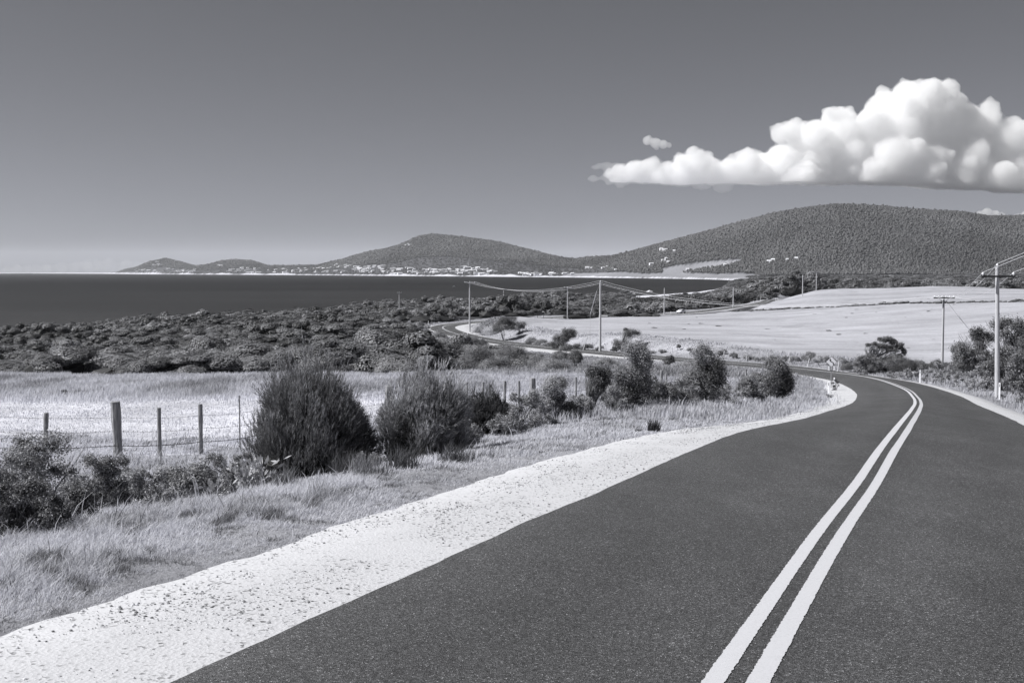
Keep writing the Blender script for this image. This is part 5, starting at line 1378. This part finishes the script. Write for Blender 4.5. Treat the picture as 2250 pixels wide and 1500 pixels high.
def house_mesh(w_, dp, h, rf, roofmat, gable=True):
    mb = MB(); mb.m = 0; mb.box((0, 0, h / 2 - 1), (w_, dp, h + 2)); mb.m = 1
    e = .5; y0, y1 = -dp / 2 - e, dp / 2 + e; x0, x1 = -w_ / 2 - e, w_ / 2 + e
    mb.add([(x0, y0, h - .1), (x1, y0, h - .1), (x1, y1, h - .1), (x0, y1, h - .1), (x0 + (0 if gable else dp * .4), 0, h + rf), (x1 - (0 if gable else dp * .4), 0, h + rf)],
           [(0, 1, 5, 4), (2, 3, 4, 5), (1, 2, 5), (3, 0, 4), (3, 2, 1, 0)])
    mb.m = 2
    for q in np.linspace(-.32, .32, 3): mb.box((q * w_, -dp / 2 - .03, h * .55), (w_ * .13, .06, h * .36))
    v = np.concatenate(mb.v); fl = [i for q in mb.f for i in q]
    return mesh_np('house', v, fl, [len(q) for q in mb.f], [M['houses'], roofmat, M['glass']], mat_idx=mb.mi)
HM = [house_mesh(13, 9, 3.4, 2.0, M['roofs']), house_mesh(18, 10, 3.2, 1.8, M['greyroof']), house_mesh(12, 10, 6.0, 1.6, M['roofs'], False), house_mesh(22, 9, 3.6, 1.4, M['roofs']), house_mesh(15, 11, 5.8, 2.2, M['greyroof'], False)]
def in_poly_band(n, x0, x1, top, bot, bias=1.0):
    out = []
    for _ in range(n):
        px = random.uniform(x0, x1); a, b_ = np.interp(px, *top), np.interp(px, *bot); out.append((px, a + (b_ - a) * random.random() ** bias))
    return out
town = in_poly_band(62, 702, 850, ([702, 740, 850], [588, 582, 583]), ([702, 850], [600, 599]), .9)
town += in_poly_band(34, 850, 960, ([850, 905, 960], [588, 586, 590]), ([850, 960], [603, 602]), .7)
town += in_poly_band(34, 1015, 1090, ([1015, 1090], [586, 590]), ([1015, 1090], [604, 603]), .8)
town += in_poly_band(14, 960, 1015, ([960, 1015], [592, 592]), ([960, 1015], [603, 603]))
town += in_poly_band(24, 590, 702, ([590, 702], [592, 590]), ([590, 702], [600, 600]))
town += in_poly_band(20, 505, 570, ([505, 570], [588, 590]), ([505, 570], [599, 600]))
town += in_poly_band(12, 380, 430, ([380, 430], [594, 594]), ([380, 430], [598, 599]))
town += in_poly_band(9, 295, 345, ([295, 345], [593, 592]), ([295, 345], [597, 597]))
town += [(485, 583), (488, 584), (372, 591), (340, 582), (346, 583), (352, 581), (357, 583), (343, 584), (351, 584), (350, 576), (547, 589), (533, 589)]
town += in_poly_band(22, 1120, 1260, ([1120, 1260], [602, 600]), ([1120, 1260], [606, 607]))
single = [(893, 540.5), (897, 540), (903, 539), (1290, 591), (1300, 590), (1326, 591), (1333, 590), (1345, 595), (1352, 596), (1455, 575), (1463, 574), (1470, 578), (1460, 552), (1452, 551), (1480, 556), (1510, 596), (1593, 586), (1697, 575), (1728, 577), (1748, 574), (1688, 580), (1432, 584), (1605, 583)]
HP = []
for k, (px, py) in enumerate(town + single):
    lo = float(np.interp((px - 1125) / F, F_U, FS)) + 60; hi = float(np.interp((px - 1125) / F, F_U, FD)) * 1.0
    g = sample_ground(px, py + .6, lo, hi, 160)
    if any((g[0] - q[0]) ** 2 + (g[1] - q[1]) ** 2 < 300 for q in HP) : 
        g[0] += random.uniform(14, 26)
    HP.append(g)
    o = link('house', HM[random.randrange(5)], None, (g[0], g[1], g[2] + (5 if k >= len(town) else 3.2)), random.uniform(-.6, .6), (random.uniform(.9, 1.6) * (.75 if k >= len(town) else 1) * (1 + (g[1] - 5000) / 8000),) * 2 + (random.uniform(1.1, 1.7),))
    if k < len(town): tag(o, 'small pale house in the seaside town at the foot of the distant hills', 'house', 'houses of the seaside town')
    elif px > 1280: tag(o, 'isolated pale farmhouse on the lower slopes right of the town', 'house', 'farmhouses on the lower slopes')
    else: tag(o, 'pale house perched high on the shoulder of the middle hill', 'house', 'houses high on the middle hill')
def mast(px, py_top, base, label, h):
    r = empty('lattice_mast', base, label, 'mast')
    mb = MB()
    for a in range(3):
        t = a * 2.094; mb.tube([(math.cos(t) * 3.2, math.sin(t) * 3.2, -2), (math.cos(t) * .9, math.sin(t) * .9, h)], [.8, .5], 5)
    for z in np.linspace(4, h - 3, 7):
        q = 3.2 - 2.3 * z / h
        for a in range(3):
            t, t2 = a * 2.094, (a + 1) * 2.094; mb.tube([(math.cos(t) * q, math.sin(t) * q, z), (math.cos(t2) * q * .9, math.sin(t2) * q * .9, z + 4)], .3, 4)
    mb.build('lattice', M['white'], r)
    mb = MB(); mb.tube([(0, 0, h - 1), (0, 0, h + 8)], .5, 5); mb.build('antenna', M['white'], r)
g = sample_ground(1029, 590, 6300, 8300); mast(1029, 570, g, 'pale radio mast standing among the houses of the town', 42)
g = sample_ground(951, 516.5, 8000, 8800); mast(951, 500, g, 'slender mast on the summit of the middle hill', 26)

# ================================================================== small dark seed head in the paddock, tussocks
g = on_ground(137, 54); sh_ = empty('seed_head_plant', g, 'dark seed head on a thin stalk standing alone in the paddock', 'plant')
hz = pt(135, 862, 54)[2] - g[2]
mb = MB(); mb.tube([(0, 0, -.05), (.01, 0, hz * .5), (-.03, 0, hz)], [.012, .01, .006], 5); mb.build('stalk', M['bark'], sh_)
lob = [(random.uniform(-.08, .08), random.uniform(-.05, .05), hz + random.uniform(-.05, .06), .07, .06, .05) for _ in range(7)]
mesh_from('seed_head', leafy_bush(lob, 700, .04, .03, 0, .8), M['leaf'], sh_)

def tussock(px, d, w_, h, n, label, base):
    g = on_ground(px, d); r = rng.random(n) ** .7 * w_ / 2; a = rng.uniform(0, 6.28, n)
    P = np.c_[r * np.cos(a), r * np.sin(a), np.zeros(n) - .02]; H = h * rng.uniform(.5, 1.1, n)
    V, Lp, T, S = blades(P, H, np.full(n, max(.008, d * .0006)), .1, np.clip(base * rng.uniform(.5, 1.6, n), .03, .8), .7)
    o = link('grass_tussock', mesh_np('grass_tussock', V, Lp, T, [M['grass']], {'shade': S}), None, tuple(g)); tag(o, label, 'tussock', 'grass tussocks at the gravel edge')
for px, d, w_, h, n, lb, b_ in [(800, 15.6, .5, .38, 260, 'reedy grey tussock leaning over the gravel in front of the feathery bushes', .3), (700, 13.2, .3, .3, 160, 'pale tussock at the gravel edge below the largest bush', .5),
                            (1438, 24.2, .26, .32, 170, 'small dark tussock on the gravel edge under the silver-crowned shrub', .09), (1405, 23.6, .16, .12, 80, 'very small dark tuft on the gravel beside the dark tussock', .1),
                            (1000, 17.2, .6, .34, 240, 'long tussock toned dark as shade right of the second feathery bush', .14), (880, 16.6, .5, .42, 240, 'dark reedy tussock beneath the gap of the feathery bushes', .16),  # dark blades here paint the shade below the feathery bushes
                            (760, 17.0, .6, .45, 260, 'tussock toned dark as shade directly under the largest bush', .12), (620, 16.4, .4, .36, 200, 'grey tussock below the broad-leaved plant', .25), (1822, 66.5, .5, .35, 200, 'dark tuft of grass round the foot of the inside guide post', .1)]:  # tussock under the largest bush has its shade in the blade colour
    tussock(px, d, w_, h, n, lb, b_)

for i in range(46):
    px = random.uniform(1420, 2120); d = random.uniform(165, 420)
    if d > np.interp(px, [1420, 1600, 1900, 2120], [300, 360, 520, 520]) or d < np.interp(px, [1420, 1700, 2120], [190, 165, 160]): continue
    g = on_ground(px, d); k_ = random.uniform(.25, .6)
    o = link('field_tuft', mesh_near[i % 7], None, (g[0], g[1], g[2] - .1), random.uniform(0, 6), (k_ * .5, k_ * .4, k_ * .16)); tag(o, 'small dark tuft dotting the pale field', 'tuft', 'tufts dotting the pale field')

# ================================================================== clouds
def cloud(lobes, D, label, voxel, sub=9, sub_r=.42, flat=None, amp=.22, name='cloud', seed=1, veil=0, mat='cloud'):
    R = random.Random(seed); s = D / F
    L = []
    for px, py, r in lobes:
        c = Vector(((px - 1125) * s, 0, -(py - 597) * s)); L.append((c + Vector((0, R.uniform(-.8, .8) * r * s, 0)), r * s))
    L2 = []
    for c, r in L:
        for k in range(sub):
            v = Vector((R.gauss(0, 1), R.gauss(0, 1), R.gauss(.45, .8))).normalized(); rr = r * sub_r * R.uniform(.45, 1.2)
            p = c + v * r * R.uniform(.72, .9); L2.append((p, rr))
            for q in range(2 if r > 24 * s else 1):
                v2 = (v + Vector((R.gauss(0, .6), R.gauss(0, .6), R.gauss(.2, .5)))).normalized(); r2 = rr * R.uniform(.25, .55); p2 = p + v2 * rr * .85; L2.append((p2, r2))
    A_ = L + L2
    bm = bmesh.new(); bmesh.ops.create_icosphere(bm, subdivisions=2, radius=1.0); bm.verts.ensure_lookup_table()
    sv = np.array([v.co[:] for v in bm.verts]); sf = np.array([[v.index for v in f.verts] for f in bm.faces]); bm.free()
    A_ = [(c, r) for c, r in A_ if r > voxel * s * 1.1]
    cs = np.array([c[:] for c, r in A_]); rs = np.array([r for c, r in A_])
    V = (cs[:, None] + sv[None] * rs[:, None, None] * np.array([1, .9, .97])).reshape(-1, 3)
    if flat is not None:
        zf = -(np.interp(V[:, 0] / s + 1125, flat[0], flat[1]) - 597) * s
        V[:, 2] = np.where(V[:, 2] < zf, zf - (zf - V[:, 2]) * .06, V[:, 2])
    fl = (sf.reshape(-1)[None] + len(sv) * np.arange(len(rs))[:, None]).reshape(-1)
    me = mesh_np('tmp', V, fl, np.full(len(fl) // 3, 3))
    def bake(extra, vox, am_k=1.0):
        o = bpy.data.objects.new('tmp', me); COL.objects.link(o)
        rm = o.modifiers.new('r', 'REMESH'); rm.mode = 'VOXEL'; rm.voxel_size = vox * s; rm.use_smooth_shade = True
        for sc_, am in ((26, amp * 10), (10, amp * 8), (4.6, amp * 6)):
            tx = bpy.data.textures.new('t', 'CLOUDS'); tx.noise_scale = sc_ * s; tx.noise_depth = 2
            dm = o.modifiers.new('d', 'DISPLACE'); dm.texture = tx; dm.strength = am * s * am_k; dm.mid_level = .5; dm.texture_coords = 'LOCAL'
        sm_ = o.modifiers.new('s', 'SMOOTH'); sm_.iterations = 1; sm_.factor = .5
        if extra:
            dm = o.modifiers.new('e', 'DISPLACE'); dm.strength = extra * s; dm.mid_level = 0
        bpy.context.view_layer.update()
        m2_ = bpy.data.meshes.new_from_object(o.evaluated_get(bpy.context.evaluated_depsgraph_get())); bpy.data.objects.remove(o)
        return m2_
    me_body = me
    if veil:
        wc = []; wr = []
        for c, r in L:
            x_ = c.x / s + 1125
            for k in range(2 if x_ < 1600 else 0):
                wc.append([c.x + R.gauss(0, 1) * r, c.y + R.gauss(0, .5) * r, c.z + R.gauss(0, .4) * r]); wr.append([r * R.uniform(.5, 1.3), r * .5, r * R.uniform(.15, .35)])
        for k in range(18): wc.append([(R.uniform(1300, 1420) - 1125) * s, 0, -(R.uniform(364, 398) - 597) * s]); wr.append([R.uniform(8, 20) * s, 8 * s, R.uniform(3, 7) * s])
        wc = np.array(wc); wr = np.array(wr); V2 = np.concatenate([V, (wc[:, None] + sv[None] * wr[:, None]).reshape(-1, 3)])
        fl2 = (sf.reshape(-1)[None] + len(sv) * np.arange(len(V2) // len(sv))[:, None]).reshape(-1)
        me_veil = mesh_np('tmp', V2, fl2, np.full(len(fl2) // 3, 3))
    m2_ = bake(0, voxel); m2_.materials.clear(); m2_.materials.append(M[mat]); m2_.name = name
    q = link(name, m2_, None, (0, D, 0)); print(name, len(m2_.polygons))
    if veil:
        me = me_veil
        mv = bake(veil, voxel * 2.2, 2.6); mv.materials.clear(); mv.materials.append(M['veil']); mv.name = 'cloud_veil'; link('cloud_veil', mv, q)
    return tag(q, label, 'cloud')
big = [(1338, 384, 13), (1360, 380, 20), (1392, 378, 24), (1425, 374, 26), (1465, 380, 26), (1500, 372, 30), (1525, 362, 30), (1560, 374, 30), (1600, 374, 28), (1636, 358, 30), (1680, 368, 34), (1715, 360, 42), (1760, 352, 48),
       (1712, 298, 24), (1742, 292, 28), (1780, 302, 34), (1825, 262, 26), (1856, 262, 24), (1845, 302, 46), (1805, 340, 52), (1880, 335, 58), (1905, 272, 34), (1940, 234, 34), (1985, 214, 34), (2030, 216, 38), (2068, 206, 24), (2092, 232, 32),
       (1980, 280, 66), (2060, 290, 66), (2122, 266, 40), (2168, 244, 22), (2150, 300, 56), (2212, 304, 38), (2250, 304, 40), (2300, 312, 58), (2350, 330, 58), (2400, 345, 50), (1950, 350, 52), (2030, 360, 48), (2110, 364, 46), (2190, 366, 50), (2260, 372, 48), (2330, 374, 46)] + [(x, 398 + (8 if x > 2050 else 0) + (12 if x > 2180 else 0), 26 + 22 * min(1, max(0, (x - 1480) / 350))) for x in range(1440, 2440, 26)] + [(x, 396, 15) for x in range(1350, 1450, 14)]
cloud(big, 24000, 'huge white cumulus cloud with a long left tail above the big hill', 2.3, sub=10, veil=2.2, flat=([1300, 1450, 1500, 1560, 1800, 1900, 2100, 2200, 2450], [400, 404, 408, 402, 402, 402, 412, 419, 422]), seed=3)
cloud([(1420, 312, 11), (1438, 317, 13), (1455, 320, 11), (1468, 322, 7)], 24000, 'tiny separate puff of cloud above the tail of the huge cloud', 1.6, sub=8, seed=5, amp=.16)
cloud([(2150, 472, 9), (2166, 468, 12), (2182, 472, 10), (2196, 476, 8), (2130, 476, 7)], 30000, 'small white cloud peeping over the ridge of the big hill', 1.6, sub=6, seed=6, amp=.16)
cloud([(2228, 478, 8), (2246, 474, 11), (2266, 472, 12), (2290, 474, 12)], 30000, 'small white cloud behind the ridge at the right edge', 1.6, sub=6, seed=7, amp=.16)
cloud([(x, 592 - 10 * math.exp(-((x - 250) / 90) ** 2) + random.uniform(-2, 2), random.uniform(9, 15)) for x in range(20, 400, 13)] + [(x, 597, 10) for x in range(-80, 380, 14)], 60000, 'long faint bank of cloud low over the sea horizon', 2.4, mat='faint', sub=5, seed=8, amp=.12, name='cloud_bank')
SKY_GAMMA=1.0; SKY_GAIN=0.355; SKY_STR=0.1; SUN_E=4.2; HAZE=2.6e-5; EXPO=0.65; DENOISE=True

# ------------------------------------------------------------------ world, sun, haze, camera
SUN_EL, SUN_AZ = math.radians(45), math.radians(-96)       # azimuth measured from +Y towards +X
sun_dir = Vector((math.sin(SUN_AZ) * math.cos(SUN_EL), math.cos(SUN_AZ) * math.cos(SUN_EL), math.sin(SUN_EL)))
w = bpy.data.worlds.new('World'); SC.world = w; w.use_nodes = True
nt = w.node_tree; bg = nt.nodes['Background']
sky = nt.nodes.new('ShaderNodeTexSky'); sky.sky_type = 'NISHITA'; sky.sun_disc = False
sky.sun_elevation = SUN_EL; sky.sun_rotation = SUN_AZ % (2 * math.pi); sky.altitude = 30; sky.air_density = 1.0; sky.dust_density = 0.6; sky.ozone_density = 1.5
sep = nt.nodes.new('ShaderNodeSeparateColor'); nt.links.new(sky.outputs[0], sep.inputs[0])
# black-and-white film with an orange filter: mostly red, some green
mm = nt.nodes.new('ShaderNodeMath'); mm.operation = 'MULTIPLY_ADD'; nt.links.new(sep.outputs[1], mm.inputs[0]); mm.inputs[1].default_value = 0.25
m2 = nt.nodes.new('ShaderNodeMath'); m2.operation = 'MULTIPLY'; nt.links.new(sep.outputs[0], m2.inputs[0]); m2.inputs[1].default_value = 0.75
nt.links.new(m2.outputs[0], mm.inputs[2])
gm = nt.nodes.new('ShaderNodeMath'); gm.operation = 'POWER'; nt.links.new(mm.outputs[0], gm.inputs[0]); gm.inputs[1].default_value = SKY_GAMMA
gs = nt.nodes.new('ShaderNodeMath'); gs.operation = 'MULTIPLY'; nt.links.new(gm.outputs[0], gs.inputs[0]); gs.inputs[1].default_value = SKY_GAIN
cmb = nt.nodes.new('ShaderNodeCombineColor')
for i, t in enumerate((0.955, 0.985, 1.10)):
    q = nt.nodes.new('ShaderNodeMath'); q.operation = 'MULTIPLY'; nt.links.new(gs.outputs[0], q.inputs[0]); q.inputs[1].default_value = t; nt.links.new(q.outputs[0], cmb.inputs[i])
nt.links.new(cmb.outputs[0], bg.inputs['Color']); bg.inputs['Strength'].default_value = SKY_STR

sl = bpy.data.lights.new('sun', 'SUN'); sl.energy = SUN_E; sl.angle = math.radians(0.5); sl.color = (1.0, 0.995, 0.99)
so = bpy.data.objects.new('sun', sl); COL.objects.link(so); so.rotation_euler = sun_dir.to_track_quat('Z', 'Y').to_euler(); so.location = (0, 0, 60)

cam = bpy.data.cameras.new('camera'); cam.lens = 40.0; cam.sensor_width = 36; cam.clip_start = 0.1; cam.clip_end = 90000
co = bpy.data.objects.new('camera', cam); COL.objects.link(co); co.location = (0, 0, 0); co.rotation_euler = (math.pi / 2 - PITCH, 0, 0); SC.camera = co

if HAZE > 0:
    mb = MB(); mb.box((0, 12200, 200), (30600, 25800, 460))
    m = bpy.data.materials.new('sea_air'); m.use_nodes = True; nt = m.node_tree; nt.nodes.remove(nt.nodes['Principled BSDF'])
    pv = nt.nodes.new('ShaderNodeVolumePrincipled'); pv.inputs['Color'].default_value = (0.93, 0.95, 1.0, 1); pv.inputs['Density'].default_value = HAZE; pv.inputs['Anisotropy'].default_value = 0.2
    nt.links.new(pv.outputs[0], nt.nodes['Material Output'].inputs['Volume'])
    tag(mb.build('haze', m), 'thin sea haze over the whole bay', None, None, 'stuff')

vs = SC.view_settings; vs.view_transform = 'Standard'; vs.look = 'None'; vs.exposure = EXPO; vs.gamma = 1; vs.use_curve_mapping = False
cy_ = SC.cycles
cy_.max_bounces = 48; cy_.diffuse_bounces = 3; cy_.glossy_bounces = 2; cy_.transmission_bounces = 3; cy_.volume_bounces = 48; cy_.transparent_max_bounces = 6
cy_.use_denoising = DENOISE
cy_.use_adaptive_sampling = True
cy_.adaptive_threshold = 0.01
